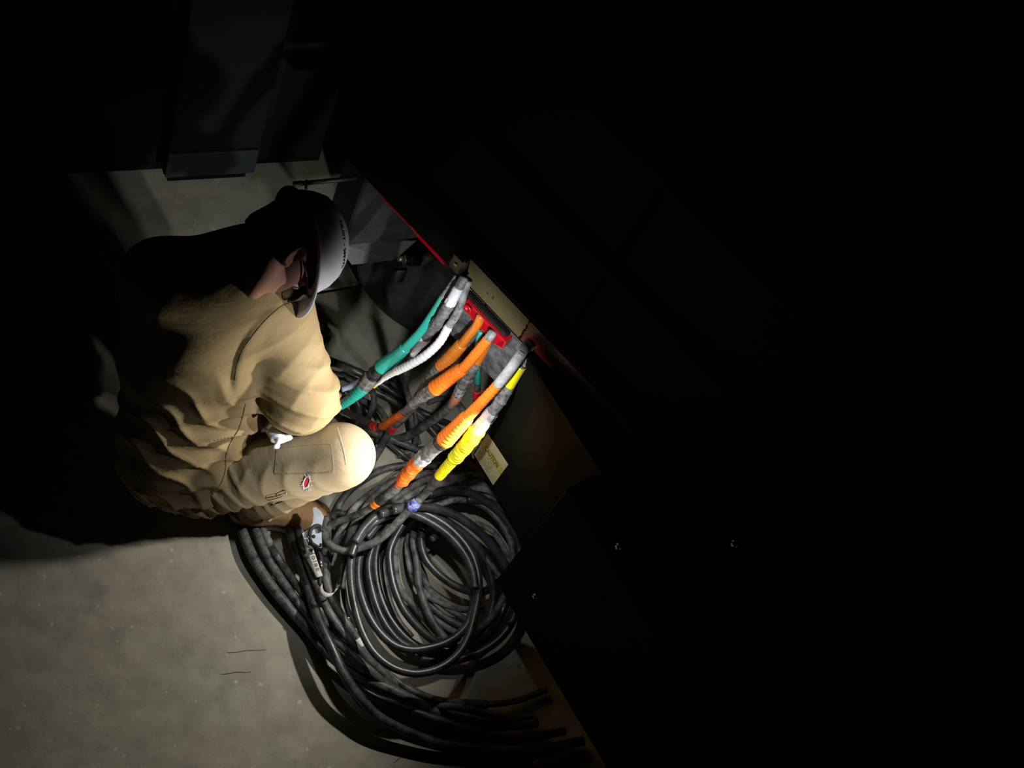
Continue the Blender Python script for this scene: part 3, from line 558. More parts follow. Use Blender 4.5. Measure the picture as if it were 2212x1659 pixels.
# loose floor cables behind the hanging group, each its own
BK = [
 ('black cable arching over the others behind the cuff', [(640, 800, .03), (700, 785, .10), (731, 787, .12), (762, 798, .13), (790, 810, .12), (816, 826, .10), (850, 845, .09), (880, 868, .06), (905, 895, .05), (950, 930, .03)], 15, 'rubber'),
 ('second black cable arching just below the topmost one', [(640, 840, .03), (700, 809, .08), (742, 814, .09), (775, 826, .09), (812, 846, .09), (846, 862, .08), (880, 882, .06), (920, 915, .04), (960, 960, .03)], 15, 'rubber'),
 ('black cable looping tightly beside the teal tape end', [(770, 830, .05), (795, 835, .10), (806, 850, .12), (807, 870, .11), (798, 898, .08), (775, 925, .05), (740, 940, .03)], 14, 'worn'),
 ('thin black cable slanting under the grey connector', [(770, 800, .03), (805, 822, .06), (840, 828, .07), (865, 842, .06), (877, 868, .05), (900, 905, .03)], 13, 'worn'),
 ('dusty cable running steeply down beside the white hoop', [(846, 806, .05), (860, 828, .06), (874, 850, .07), (886, 878, .05), (893, 920, .04), (905, 960, .02)], 13, 'dusty'),
 ('black cable dropping behind the teal tape end', [(740, 860, .05), (765, 862, .09), (776, 880, .08), (772, 910, .05), (760, 940, .03)], 13, 'rubber'),
 ('dusty cable crossing below the teal tape end', [(770, 860, .04), (790, 868, .06), (815, 880, .07), (832, 903, .06), (838, 930, .04), (836, 962, .03)], 14, 'dusty'),
 ('black cable crossing left of the orange cable connector', [(740, 905, .03), (790, 928, .05), (840, 946, .06), (880, 962, .06), (915, 976, .05), (960, 990, .03)], 15, 'worn'),
 ('black cable passing under the long grey connector', [(880, 870, .03), (908, 888, .05), (945, 905, .05), (990, 925, .03), (1020, 950, .02)], 14, 'rubber'),
 ('straight black cable slanting down beside the knee', [(820, 930, .03), (840, 957, .03), (865, 978, .03), (888, 997, .02), (915, 1020, .015)], 12, 'rubber'),
 ('black cable standing upright behind the orange clamp', [(894, 880, .08), (897, 905, .07), (899, 935, .06), (897, 960, .04), (888, 990, .02)], 13, 'worn'),
 ('black cable curving along the floor toward the flap', [(860, 985, .02), (910, 970, .03), (965, 972, .03), (1010, 985, .03), (1050, 1010, .02), (1080, 1040, .02)], 13, 'worn'),
 ('black cable curled round the foot of the yellow cable', [(905, 1010, .02), (950, 1000, .04), (985, 1005, .05), (1020, 1020, .05), (1050, 1045, .04)], 14, 'rubber'),
 ('dusty cable resting under the copper sleeve', [(925, 870, .03), (950, 862, .05), (985, 870, .06), (1005, 900, .05), (1000, 945, .03)], 13, 'dusty'),
]
for lb, pts, w, m in BK: cable('power_cable', lb, pts, w, m, group='loose cables on the floor behind the hanging cables')
# cables running out to the lower left and back under the trailer
FL = [
 ('outermost floor cable at the lower left, ending under the others', [(520, 1140, .02), (545, 1201, .03), (580, 1257, .03), (618, 1305, .03), (663, 1356, .03), (706, 1408, .04), (742, 1440, .05), (780, 1462, .06), (818, 1478, .07), (872, 1502, .07), (930, 1532, .05), (1000, 1556, .04), (1080, 1568, .03), (1160, 1560, .03)], 23, 'worn'),
 ('second floor cable from the lower left edge', [(550, 1140, .02), (571, 1190, .03), (601, 1243, .03), (639, 1295, .04), (678, 1340, .05), (715, 1372, .07), (757, 1412, .09), (795, 1446, .09), (830, 1475, .07), (890, 1512, .04), (960, 1540, .03), (1060, 1556, .02)], 20, 'worn'),
 ('third floor cable, innermost of the slanting trio', [(565, 1140, .02), (590, 1188, .03), (624, 1240, .03), (657, 1286, .04), (690, 1325, .05), (726, 1368, .06), (770, 1405, .05), (800, 1440, .04)], 17, 'dusty'),
 ('thick black cable lying on top and sweeping right along the floor', [(620, 1120, .03), (633, 1168, .04), (649, 1219, .055), (669, 1278, .07), (688, 1338, .085), (716, 1398, .095), (742, 1455, .09), (777, 1506, .075), (818, 1548, .06), (885, 1583, .045), (953, 1606, .035), (1043, 1618, .03), (1150, 1622, .04), (1260, 1600, .03)], 22, 'rubber'),
 ('cable hugging the right side of the thick one', [(640, 1115, .03), (650, 1160, .06), (668, 1219, .08), (687, 1269, .09), (711, 1323, .10), (751, 1378, .10), (783, 1412, .09), (820, 1448, .07), (870, 1486, .05), (940, 1520, .03), (1040, 1540, .02)], 19, 'worn'),
 ('cable carrying the off-white tape band near the coil', [(705, 1110, .05), (706, 1160, .06), (702, 1204, .07), (704, 1248, .08), (720, 1300, .08), (748, 1346, .08), (775, 1386, .07), (800, 1420, .06), (830, 1452, .05), (880, 1487, .04), (950, 1515, .03), (1050, 1522, .02)], 20, 'worn'),
 ('lower of the two cables sweeping right toward the dark', [(745, 1440, .03), (796, 1497, .05), (858, 1524, .06), (940, 1553, .06), (1029, 1580, .05), (1120, 1592, .04), (1220, 1580, .03)], 19, 'rubber'),
 ('short lit length of cable between the coil and the floor cables', [(790, 1400, .03), (831, 1448, .05), (862, 1474, .06), (899, 1496, .06), (950, 1512, .05), (1030, 1522, .04), (1110, 1515, .03), (1180, 1490, .02)], 14, 'worn'),
 ('dim grey cable stub showing below the coil', [(930, 1530, .02), (961, 1526, .07), (990, 1527, .08), (1021, 1535, .07), (1080, 1548, .05), (1150, 1552, .03)], 17, 'worn'),
]
for i, (lb, pts, w, m) in enumerate(FL):
    sg = ()
    if 'off-white' in lb: sg = [(5.85, 6.3, 23, 23, 'white', 'tape_band', 'smooth', 'off-white tape band')]
    cable('power_cable', lb, pts, w, m, sg, group='heavy cables sweeping across the open floor')
# the dusty grey loops above the coil
def q1(x, y): return (520+x/3.352, 980+y/3.352)
def coil(name, label, loops, m, cat='cable coil', part='loop'):
    first = P(*loops[0][0][0]); t = thing(name, label, cat, first*[1, 1, 0])
    for pts, w, *mm in loops:
        path, us = catmull(np.array([P(*q) for q in pts]), 10)
        rad = np.array([w/2/pxm(p) for p in path]); v, f = sweep(path, rad, 16); mesh_obj(part, v, f, M[mm[0] if mm else m], t)
    return t
def LP(z0, z1, pts):
    n = len(pts); return [(*q1(*p), z0+(z1-z0)*i/(n-1)) for i, p in enumerate(pts)]
coil('dusty_cable_coil', 'dusty grey cable loops heaped between the knee and the flap', [
 (LP(.02, .04, [(600, 700), (640, 560), (700, 400), (780, 280), (900, 185), (1050, 110), (1240, 78), (1420, 90)]), 15, 'worn'),
 (LP(.05, .05, [(620, 900), (625, 760), (690, 640), (740, 560), (860, 470), (960, 400), (1040, 260), (1100, 190), (1220, 110)]), 16),
 (LP(.06, .08, [(600, 1000), (620, 850), (665, 680), (735, 540), (810, 410), (900, 320), (1010, 245), (1150, 190), (1330, 150), (1500, 160)]), 15),
 (LP(.06, .10, [(760, 860), (770, 700), (785, 620), (820, 520), (900, 400), (980, 300), (1120, 200), (1300, 150)]), 17),
 (LP(.08, .12, [(820, 760), (860, 600), (930, 480), (1000, 420), (1120, 330), (1260, 230), (1400, 165), (1560, 180), (1720, 210), (1840, 260)]), 15),
 (LP(.09, .12, [(960, 560), (1050, 440), (1150, 350), (1280, 270), (1420, 235), (1580, 175), (1720, 155), (1880, 190)]), 17),
 (LP(.12, .14, [(1000, 620), (1100, 500), (1200, 400), (1320, 320), (1480, 290), (1640, 250), (1780, 260), (1900, 320)]), 15),
 (LP(.13, .12, [(1100, 480), (1260, 420), (1400, 380), (1560, 330), (1700, 310), (1860, 330), (1950, 400)]), 14),
 (LP(.03, .03, [(1180, 120), (1340, 80), (1520, 88), (1660, 130), (1800, 200), (1900, 300)]), 13, 'rubber'),
 (LP(.04, .04, [(660, 470), (690, 430), (760, 440), (850, 470), (940, 500), (1060, 520)]), 16, 'worn'),
], 'dusty')
coil('black_cable_coil', 'big shiny black cable coil standing in stacked loops in front of the flap', [
 # innermost, lowest
 (LP(.03, .06, [(1330, 450), (1240, 560), (1210, 640), (1215, 760), (1250, 900), (1330, 1010), (1450, 1080), (1620, 1130), (1760, 1100)]), 15, 'dusty'),
 (LP(.04, .05, [(1290, 800), (1330, 890), (1360, 980), (1450, 1080), (1560, 1160), (1680, 1230)]), 14, 'dusty'),
 (LP(.03, .04, [(1290, 980), (1340, 1060), (1420, 1140), (1520, 1210), (1660, 1270)]), 14, 'worn'),
 (LP(.02, .03, [(1390, 1180), (1480, 1250), (1590, 1310)]), 14, 'dusty'),
 (LP(.04, .03, [(1180, 500), (1125, 660), (1120, 820), (1140, 940), (1190, 1030), (1270, 1120), (1360, 1230), (1440, 1320)]), 15, 'dusty'),
 (LP(.05, .03, [(1110, 480), (1045, 640), (1030, 800), (1050, 950), (1090, 1100), (1150, 1220), (1240, 1330)]), 14, 'worn'),
 (LP(.07, .07, [(1300, 450), (1262, 540), (1250, 640), (1275, 780), (1290, 950), (1345, 1120), (1400, 1230), (1480, 1340), (1530, 1390)]), 17, 'worn'),
 (LP(.10, .08, [(1420, 430), (1340, 500), (1305, 620), (1335, 750), (1400, 840), (1480, 910), (1570, 965), (1680, 1000), (1780, 990), (1850, 920)]), 18),
 # left hand fan of loops
 (LP(.06, .05, [(1140, 430), (1060, 520), (1000, 640), (975, 780), (990, 950), (1050, 1130), (1130, 1260), (1230, 1360), (1350, 1420), (1480, 1440)]), 17),
 (LP(.08, .06, [(1090, 430), (1010, 530), (960, 660), (925, 800), (945, 960), (1000, 1140), (1080, 1280), (1180, 1380), (1320, 1430)]), 16),
 (LP(.12, .08, [(1250, 430), (1160, 530), (1085, 680), (1080, 800), (1110, 960), (1170, 1110), (1250, 1220), (1340, 1310), (1430, 1365), (1560, 1380)]), 18),
 (LP(.10, .12, [(880, 640), (850, 800), (855, 950), (900, 1110), (960, 1230), (1040, 1330), (1130, 1395), (1240, 1420), (1370, 1405), (1480, 1370), (1570, 1315), (1650, 1220), (1690, 1080), (1700, 940), (1650, 790), (1570, 660), (1440, 540), (1300, 465), (1150, 445), (1010, 500), (910, 610)]), 19),
 (LP(.04, .04, [(760, 740), (745, 860), (745, 990), (770, 1120), (830, 1260)]), 13, 'worn'),
 (LP(.14, .18, [(820, 640), (795, 800), (800, 960), (830, 1130), (880, 1290), (950, 1420), (1040, 1510), (1140, 1565), (1260, 1590), (1390, 1570), (1500, 1515), (1590, 1430), (1650, 1320), (1690, 1180), (1720, 1020), (1720, 880), (1680, 740), (1600, 620), (1480, 510), (1330, 430), (1180, 400), (1020, 430), (900, 530), (830, 640)]), 18),
 # right hand arcs on top
 (LP(.20, .03, [(1010, 440), (1140, 395), (1280, 405), (1430, 460), (1570, 545), (1700, 660), (1780, 790), (1820, 930), (1830, 1050), (1800, 1180), (1720, 1300), (1600, 1400), (1440, 1460), (1280, 1440)]), 19),
 (LP(.22, .03, [(1100, 410), (1240, 380), (1400, 395), (1560, 450), (1720, 560), (1830, 680), (1910, 800), (1980, 930), (2000, 1080), (1960, 1220), (1860, 1350), (1700, 1450), (1500, 1500), (1300, 1490)]), 20),
 (LP(.14, .12, [(1380, 620), (1480, 560), (1600, 590), (1720, 680), (1800, 790), (1880, 900), (1930, 1000)]), 14, 'worn'),
 (LP(.18, .03, [(1360, 300), (1500, 262), (1660, 285), (1800, 360), (1920, 480), (1990, 600), (2020, 720), (2010, 900), (1960, 1060), (1900, 1200), (1800, 1330), (1650, 1420)]), 18),
 (LP(.12, .12, [(1500, 330), (1660, 340), (1790, 400), (1880, 500), (1950, 620), (1970, 740), (1960, 900), (1900, 1050), (1820, 1180), (1700, 1290)]), 15, 'worn'),
 (LP(.14, .12, [(1640, 330), (1800, 350), (1920, 430), (2020, 560), (2090, 700), (2120, 860)]), 16),
 (LP(.10, .08, [(1700, 500), (1820, 560), (1880, 640), (1930, 740), (1960, 860)]), 13, 'dusty'),
 # loop crossing on the left
 (LP(.16, .20, [(800, 740), (840, 640), (900, 560), (980, 490), (1060, 450), (1150, 430), (1260, 440), (1400, 510), (1520, 600), (1620, 720), (1680, 850), (1700, 980)]), 18),
 (LP(.08, .16, [(730, 980), (745, 820), (790, 690), (870, 570), (960, 470), (1070, 400), (1180, 385)]), 18, 'worn'),
], 'gloss')
# crumpled black tape on the floor behind the sleeve
bl_ = []
c0 = P(692, 735, .004)
for k in range(5):
    a = c0+np.array([rng.uniform(-.012, .012), rng.uniform(-.02, .02), 0]); pth, _ = catmull(np.array([a+np.array([rng.uniform(-.02, .02), rng.uniform(-.025, .025), rng.uniform(0, .012)]) for _ in range(4)]), 4)
    bl_.append(sweep(pth, .004+.003*rng.rand(), 6))
V, Fc = join(bl_); tag(mesh_obj('tape_scrap', V, Fc, M['strapb'], origin=c0), 'crumpled scrap of black tape on the floor above the worker\'s sleeve', 'tape')
# lanyard: blue grey plate, webbing with lettering, buckle, strap loop
def zz(px): return (610+px[0]/5.925, 1040+px[1]/5.925)
pl = thing('lanyard', 'grey webbing lanyard with a blue-grey slotted plate threaded among the floor cables', 'lanyard', P(690, 1150, .05))
outline = [(385, 345), (430, 335), (490, 390), (530, 460), (505, 560), (500, 700), (505, 810), (470, 840), (400, 800), (345, 730), (320, 850), (285, 770), (250, 670), (330, 620), (385, 540), (395, 440)]
V = [P(*zz(q), .135) for q in outline]; k = len(V); V += [p+UP*.004 for p in V]
bm_f = [tuple(range(k)), tuple(range(k, 2*k))[::-1]]+[(i, k+i, k+(i+1) % k, (i+1) % k) for i in range(k)]
mesh_obj('plate', V, bm_f, M['plate'], pl, smooth=False)
arc, _ = catmull(np.array([P(*zz(q), .150) for q in ((350, 700), (365, 620), (420, 570), (480, 575), (500, 640))]), 6); v, f = sweep(arc, .005, 10); mesh_obj('slot_rim', v, f, M['strapb'], pl)
v, f = lathe(P(*zz((400, 705)), .1395), UP, [(0, .0052), (.001, .0052)], 16); mesh_obj('rivet_hole', v, f, M['strapb'], pl)
arc, _ = catmull(np.array([P(*zz(q), .150) for q in ((345, 715), (380, 790), (440, 830), (490, 850), (495, 800))]), 6); v, f = sweep(arc, .0045, 10); mesh_obj('clip', v, f, M['plastb'], pl)
def ribbon(pts, w, th=.0018):
    path, _ = catmull(np.array([p for p, _ in pts]), 6); ws, _ = catmull(np.array([q for _, q in pts]), 6)
    V = []; Fc = []
    for p, q in zip(path, ws):
        q = unit(q)*w/2; t_ = UP*th; V += [p-q, p+q, p+q+t_, p-q+t_]
    for i in range(len(path)-1):
        for k in range(4): Fc.append((4*i+k, 4*i+(k+1) % 4, 4*i+4+(k+1) % 4, 4*i+4+k))
    Fc += [(3, 2, 1, 0), tuple(4*len(path)-4+k for k in range(4))]
    return V, Fc
wdir = P(700, 1200, .1)-P(688, 1204, .1)
v, f = ribbon([(P(*zz(q), .115), wdir) for q in ((340, 820), (375, 930), (415, 1050), (450, 1150), (480, 1220))], .017); web = mesh_obj('webbing', v, f, M['web'], pl)
wd = unit(P(*zz((480, 1220)), .117)-P(*zz((345, 835)), .117)); wp = unit(np.cross(UP, wd))
w0 = P(*zz((368, 850)), .118)
tm = textmesh('lettering', 'niolec', .015, M['fineink'], None, lambda x, y, w: w0+wd*(.068*x/w)-wp*(-(y-.0055))*1.0-np.array(pl['_o'])+UP*.0006, 'grey lettering', 1.15); tm.parent = web
v, f = ribbon([(P(*zz(q), z), wdv) for q, z, wdv in (((488, 1330), .10, np.array([.2, .9, .3])), ((505, 1420), .125, np.array([.1, .9, .4])), ((570, 1455), .135, np.array([.1, 1, .1])), ((650, 1440), .13, np.array([.1, 1, .1])), ((700, 1360), .10, np.array([.5, .9, .2])), ((735, 1270), .06, np.array([.9, .3, .2])), ((760, 1130), .03, np.array([1, .2, 0])))], .013); mesh_obj('strap_loop', v, f, M['web'], pl)
arc, _ = catmull(np.array([P(*zz(q), .10) for q in ((470, 900), (490, 960), (500, 1060), (490, 1180), (480, 1290), (500, 1340))]), 5); v, f = sweep(arc, .006, 10); mesh_obj('black_strap', v, f, M['strapb'], pl)
for a, b in (((485, 1010), (500, 1060)), ((495, 1060), (505, 1095))):
    v, f = sweep(np.array([P(*zz(a), .112), P(*zz(b), .112)]), .0035, 8); mesh_obj('metal_hook', v, f, M['zinc'], pl)
v, f = lathe(P(*q1(775, 1200), .06), unit([.2, -.5, .8]), [(0, .007), (.004, .007), (.004, .004), (0.001, .004)], 16); o = mesh_obj('shackle', v, f, M['zinc'], origin=P(*q1(775, 1200), .06)); tag(o, 'small zinc ring lying between the floor cables and the coil', 'ring')
# ------------------------------------------------------------------ the worker (distance fields meshed with surface nets)
def surfnet(fn, lo, hi, h):
    lo = np.array(lo, float); hi = np.array(hi, float); n = np.ceil((hi-lo)/h).astype(int)+1
    ax = [lo[k]+h*np.arange(n[k]) for k in range(3)]
    q = 4; nc = [(n[k]-1)//q+2 for k in range(3)]
    cx = [lo[k]+h*q*np.arange(nc[k]) for k in range(3)]
    G = np.stack(np.meshgrid(*cx, indexing='ij'), -1).reshape(-1, 3)
    D = fn(G).reshape(nc)
    near = np.abs(D) < h*q*1.9+.012
    nr = near.copy()
    for a in range(3):
        nr |= np.roll(near, 1, a) | np.roll(near, -1, a)
    big = np.repeat(np.repeat(np.repeat(D, q, 0), q, 1), q, 2)[:n[0], :n[1], :n[2]].copy()
    msk = np.repeat(np.repeat(np.repeat(nr, q, 0), q, 1), q, 2)[:n[0], :n[1], :n[2]]
    I = np.argwhere(msk); pts = np.stack([ax[0][I[:, 0]], ax[1][I[:, 1]], ax[2][I[:, 2]]], 1)
    val = np.empty(len(pts))
    for k in range(0, len(pts), 400000): val[k:k+400000] = fn(pts[k:k+400000])
    V = big; V[msk] = val
    ins = V < 0; nx, ny, nz = n[0]-1, n[1]-1, n[2]-1
    cs = np.zeros((nx, ny, nz), int)
    cr = [(i, j, k) for i in (0, 1) for j in (0, 1) for k in (0, 1)]
    for i, j, k in cr: cs += ins[i:i+nx, j:j+ny, k:k+nz]
    act = np.argwhere((cs > 0) & (cs < 8)); idm = -np.ones((nx, ny, nz), int); idm[tuple(act.T)] = np.arange(len(act))
    pos = np.zeros((len(act), 3)); cnt = np.zeros(len(act))
    for a in cr:
        for d in range(3):
            if a[d]: continue
            b = list(a); b[d] = 1
            va = V[act[:, 0]+a[0], act[:, 1]+a[1], act[:, 2]+a[2]]; vb = V[act[:, 0]+b[0], act[:, 1]+b[1], act[:, 2]+b[2]]
            s = (va < 0) != (vb < 0); t = np.where(s, va/(va-vb+1e-20), 0)
            p = np.array(a, float)+np.zeros((len(act), 3)); p[:, d] = t
            pos += p*s[:, None]; cnt += s
    pos = lo+h*(act+pos/cnt[:, None])
    Q = []
    for d in range(3):
        u, v = (d+1) % 3, (d+2) % 3
        sl0 = [slice(0, m) for m in n]; sl1 = [slice(0, m) for m in n]; sl0[d] = slice(0, n[d]-1); sl1[d] = slice(1, n[d])
        A = ins[tuple(sl0)]; B = ins[tuple(sl1)]; ed = np.argwhere(A != B)
        ed = ed[(ed[:, u] > 0) & (ed[:, v] > 0) & (ed[:, u] < n[u]-1) & (ed[:, v] < n[v]-1)]
        fl_ = A[tuple(ed.T)]
        def g(du, dv): e2 = ed.copy(); e2[:, u] -= du; e2[:, v] -= dv; return idm[tuple(e2.T)]
        q4 = np.stack([g(1, 1), g(0, 1), g(0, 0), g(1, 0)], 1); q4[~fl_] = q4[~fl_][:, ::-1]; Q.append(q4)
    Q = np.vstack(Q); Q = Q[(Q >= 0).all(1)]
    for _ in range(2):                                  # settle the vertices on the surface
        d0 = fn(pos); g = np.stack([(fn(pos+np.eye(3)[k]*1e-3)-fn(pos-np.eye(3)[k]*1e-3))/2e-3 for k in range(3)], 1)
        gn = (g*g).sum(1)+1e-9; pos = pos-g*np.clip(d0/gn, -h*.5, h*.5)[:, None]
    return pos, Q
def cap(p, a, b, r1, r2):
    a = np.asarray(a); b = np.asarray(b); ba = b-a; t = np.clip((p-a)@ba/(ba@ba), 0, 1)
    return np.linalg.norm(p-a-t[:, None]*ba, axis=1)-(r1+(r2-r1)*t)
def ell(p, c, A, r):
    q = (p-np.asarray(c))@np.array(A).T; r = np.array(r); k0 = np.linalg.norm(q/r, axis=1); k1 = np.linalg.norm(q/(r*r), axis=1)+1e-9
    return k0*(k0-1)/k1
def rbox(p, c, A, r, rr):
    q = np.abs((p-np.asarray(c))@np.array(A).T)-(np.array(r)-rr)
    return np.linalg.norm(np.maximum(q, 0), axis=1)+np.minimum(q.max(1), 0)-rr
def smin(a, b, k):
    h_ = np.clip(.5+.5*(b-a)/k, 0, 1); return b*(1-h_)+a*h_-k*h_*(1-h_)
def smax(a, b, k): return -smin(-a, -b, k)
def su(l, k):
    r = l[0]
    for x in l[1:]: r = smin(r, x, k)
    return r
_kk = rng.normal(size=(24, 3)); _ph = rng.uniform(0, 6.28, 24)
def wob(p, s, o=0):
    r = 0
    for i in range(5): r = r+np.sin(p@_kk[(o+i) % 24]*s+_ph[(o+i) % 24])
    return r/5
def sstep(x, a, b): t = np.clip((x-a)/(b-a), 0, 1); return t*t*(3-2*t)
def ridge(x): return (1-np.abs(np.sin(x)))**1.6          # sharp valleys seen from the other side
# joints
RS = P(590, 672, .665); LS = P(348, 600, .735); RH = P(448, 1030, .25); wR = unit(RS-LS)
HW = unit((wR*[1, 1, 0]))
LH = P(345, 975, .27)
RK = P(738, 985, .465); RA = P(562, 1080, .10); RE = P(648, 858, .54); RW = P(688, 858, .35)
hipc = (RH+LH)/2; shc = (RS+LS)/2
tu = unit(shc-hipc); tb = unit(np.cross(wR, tu)); tw = unit(np.cross(tu, tb)); TA = [tw, tu, tb]
fwd = unit(np.cross(UP, HW)*[1, 1, 0])                     # facing
LK = P(575, 785, .36); LA = LK-fwd*.06-UP*(LK[2]-.10)
print('SH width', np.linalg.norm(RS-LS), 'torso', np.linalg.norm(shc-hipc), 'uarm', np.linalg.norm(RS-RE), 'farm', np.linalg.norm(RE-RW), 'thigh', np.linalg.norm(RH-RK), 'shin', np.linalg.norm(RK-RA))
print('fwd', fwd, 'tu', tu, 'tb', tb)
# head frame
hc_ = cam2w(unit([.80, .29, -.51])); hf = cam2w(unit([.22, -.86, -.46])); hf = unit(hf-hf.dot(hc_)*hc_); hr = np.cross(hf, hc_)
print('head f', hf, 'c', hc_, 'r', hr)
EAR = P(634, 555, .88); H0 = EAR-hr*.074
HA = [hr, hf, hc_]
def HP(r, f, c): return H0+hr*r+hf*f+hc_*c
NB = P(512, 588, .76)                                    # base of the neck
LE = P(500, 660, .48); LW = P(640, 790, .33)
# hands: palm and five curled fingers
def hand(W_, dirv, palm_n, thumb, sc=1.0):
    """returns list of capsules"""
    dirv = unit(dirv); pn_ = unit(palm_n-np.dot(palm_n, dirv)*dirv); sd = np.cross(dirv, pn_)*(1 if np.dot(np.cross(dirv, pn_), thumb) > 0 else -1)
    cps = []
    for k, (off, ln_) in enumerate(((.033, .074), (.011, .082), (-.011, .077), (-.033, .062))):
        k0 = W_+dirv*(.092-.004*abs(k-1))*sc+sd*off*sc; cps.append((W_+dirv*.012+sd*off*.55*sc, k0, .0135*sc, .0115*sc))
        p0 = k0; ang = .55
        for sgl, fr_ in ((ln_*.45, .0), (ln_*.32, .75), (ln_*.26, 1.35)):
            a_ = ang+fr_; p1 = p0+(dirv*math.cos(a_)+pn_*math.sin(a_))*sgl*sc*1.05; cps.append((p0, p1, .0098*sc, .0086*sc)); p0 = p1
    t0 = W_+dirv*.022*sc+sd*.028*sc; t1 = t0+(dirv*.55+sd*.55+pn_*.45)*.045*sc; t2 = t1+(dirv*.75+sd*.05+pn_*.6)*.036*sc; t3 = t2+(dirv*.6-sd*.25+pn_*.65)*.028*sc
    cps += [(W_+dirv*.012*sc, t0, .016*sc, .015*sc), (t0, t1, .0145*sc, .0115*sc), (t1, t2, .0115*sc, .0100*sc), (t2, t3, .0098*sc, .0085*sc)]
    return cps
g_pt = P(708, 888, .27)
rh_dir = unit(g_pt-RW+np.array([.0, .02, 0])); RHC = hand(RW, rh_dir, unit(g_pt-RW+UP*.02-cam2w([0, 0, .6])), cam2w([1, 0, 0]))
LHC = hand(LW, unit(RW-LW)+UP*-.2, -UP, cam2w([1, 0, 0]))
def f_head(p):
    sk = ell(p, HP(0, -.012, .048), HA, (.077, .098, .096)); face = ell(p, HP(0, .035, -.018), HA, (.060, .062, .082))
    jaw = cap(p, HP(.045, -.005, -.045), HP(.018, .062, -.088), .026, .024); jaw2 = cap(p, HP(-.045, -.005, -.045), HP(-.018, .062, -.088), .026, .024)
    d = su([sk, face], .03); d = smin(d, smin(jaw, jaw2, .02), .028)
    d = smin(d, ell(p, HP(0, .078, -.088), HA, (.022, .018, .016)), .02)
    d = smin(d, cap(p, HP(0, .091, .020), HP(0, .112, -.018), .008, .013), .014)
    for s in (-1, 1):
        d = smin(d, ell(p, HP(s*.010, .103, -.022), HA, (.008, .010, .008)), .008)
        d = smax(d, -ell(p, HP(s*.032, .098, .018), HA, (.017, .012, .012)), .012)
        d = smin(d, cap(p, HP(s*.012, .094, .038), HP(s*.048, .080, .036), .006, .006), .010)
    d = smin(d, ell(p, HP(0, .090, -.046), HA, (.024, .010, .0055)), .006); d = smin(d, ell(p, HP(0, .088, -.058), HA, (.021, .010, .006)), .006)
    d = smax(d, -ell(p, HP(0, .100, -.0515), HA, (.022, .006, .0015)), .002)
    for s in (-1, 1):
        c = HP(s*.078, -.006, .0); q = (p-c)@np.array(HA).T
        a = .26; q1_ = np.stack([q[:, 0], q[:, 1]*math.cos(a)+q[:, 2]*math.sin(a), -q[:, 1]*math.sin(a)+q[:, 2]*math.cos(a)], 1)
        x = q1_[:, 0]*s-.004+q1_[:, 1]*.55; rr = np.hypot(q1_[:, 1]/.020, q1_[:, 2]/.033)
        plate_ = np.maximum(np.abs(x)-.0035, (rr-1)*.022)
        helix = np.hypot((rr-.86)*.024, x-.004)-.0045; helix = np.where((q1_[:, 1] > .010) & (q1_[:, 2] < .004), .02, helix)
        conch = np.hypot(np.hypot(q1_[:, 1]-.004, q1_[:, 2]+.003)-.012, x-.001)-.003
        lobe = np.linalg.norm(q1_-np.array([s*.002, .008, -.027]), axis=1)-.0085
        earr = su([plate_, helix, conch, lobe], .005); d = smin(d, earr, .007)
    return d
def f_body(p):
    d = f_head(p)
    neck = cap(p, NB, HP(0, -.030, -.035), .062, .056); tr_ = ell(p, shc-tu*.03, TA, (.18, .075, .095)); chest = ell(p, shc-tu*.17, TA, (.155, .17, .105)); belly = ell(p, hipc+tu*.12, TA, (.135, .15, .10)); pelv = ell(p, hipc, TA, (.155, .11, .115))
    d = smin(d, neck, .03)
    d = smin(d, su([tr_, chest, belly, pelv], .06), .05)
    for a, b, r1, r2 in ((RS, RE, .050, .040), (RE, RW, .040, .027), (LS, LE, .050, .040), (LE, LW, .040, .027), (RH, RK, .075, .052), (RK, RA, .052, .036), (LH, LK, .075, .052), (LK, LA, .052, .036)):
        d = smin(d, cap(p, a, b, r1, r2), .03)
    for A2 in (RA, LA):
        d = smin(d, cap(p, A2-UP*.03, A2-UP*.045+unit((A2-hipc)*[1, 1, 0])*.05, .028, .022), .02)
    return d
def f_hands(p):
    d = np.full(len(p), 1.0)
    for hc2 in (RHC, LHC):
        h2 = None
        for a, b, r1, r2 in hc2:
            x = cap(p, a, b, r1, r2); h2 = x if h2 is None else smin(h2, x, .003)
        d = np.minimum(d, h2)
    return d
def f_all(p):
    d = f_body(p); near = np.minimum(np.linalg.norm(p-RW, axis=1), np.linalg.norm(p-LW, axis=1)) < .26
    if near.any(): d[near] = smin(d[near], f_hands(p[near]), .006)
    return d
ctr = hipc
SG = 1 if (lambda a, b: (510-a[0])*(b[1]-a[1])-(660-a[1])*(b[0]-a[0]))(np.array([640, 652.]), np.array([507, 826.])) > 0 else -1
SH = 1 if (lambda a, b: (500-a[0])*(b[1]-a[1])-(1000-a[1])*(b[0]-a[0]))(np.array([589, 960.]), np.array([499, 1102.])) > 0 else -1
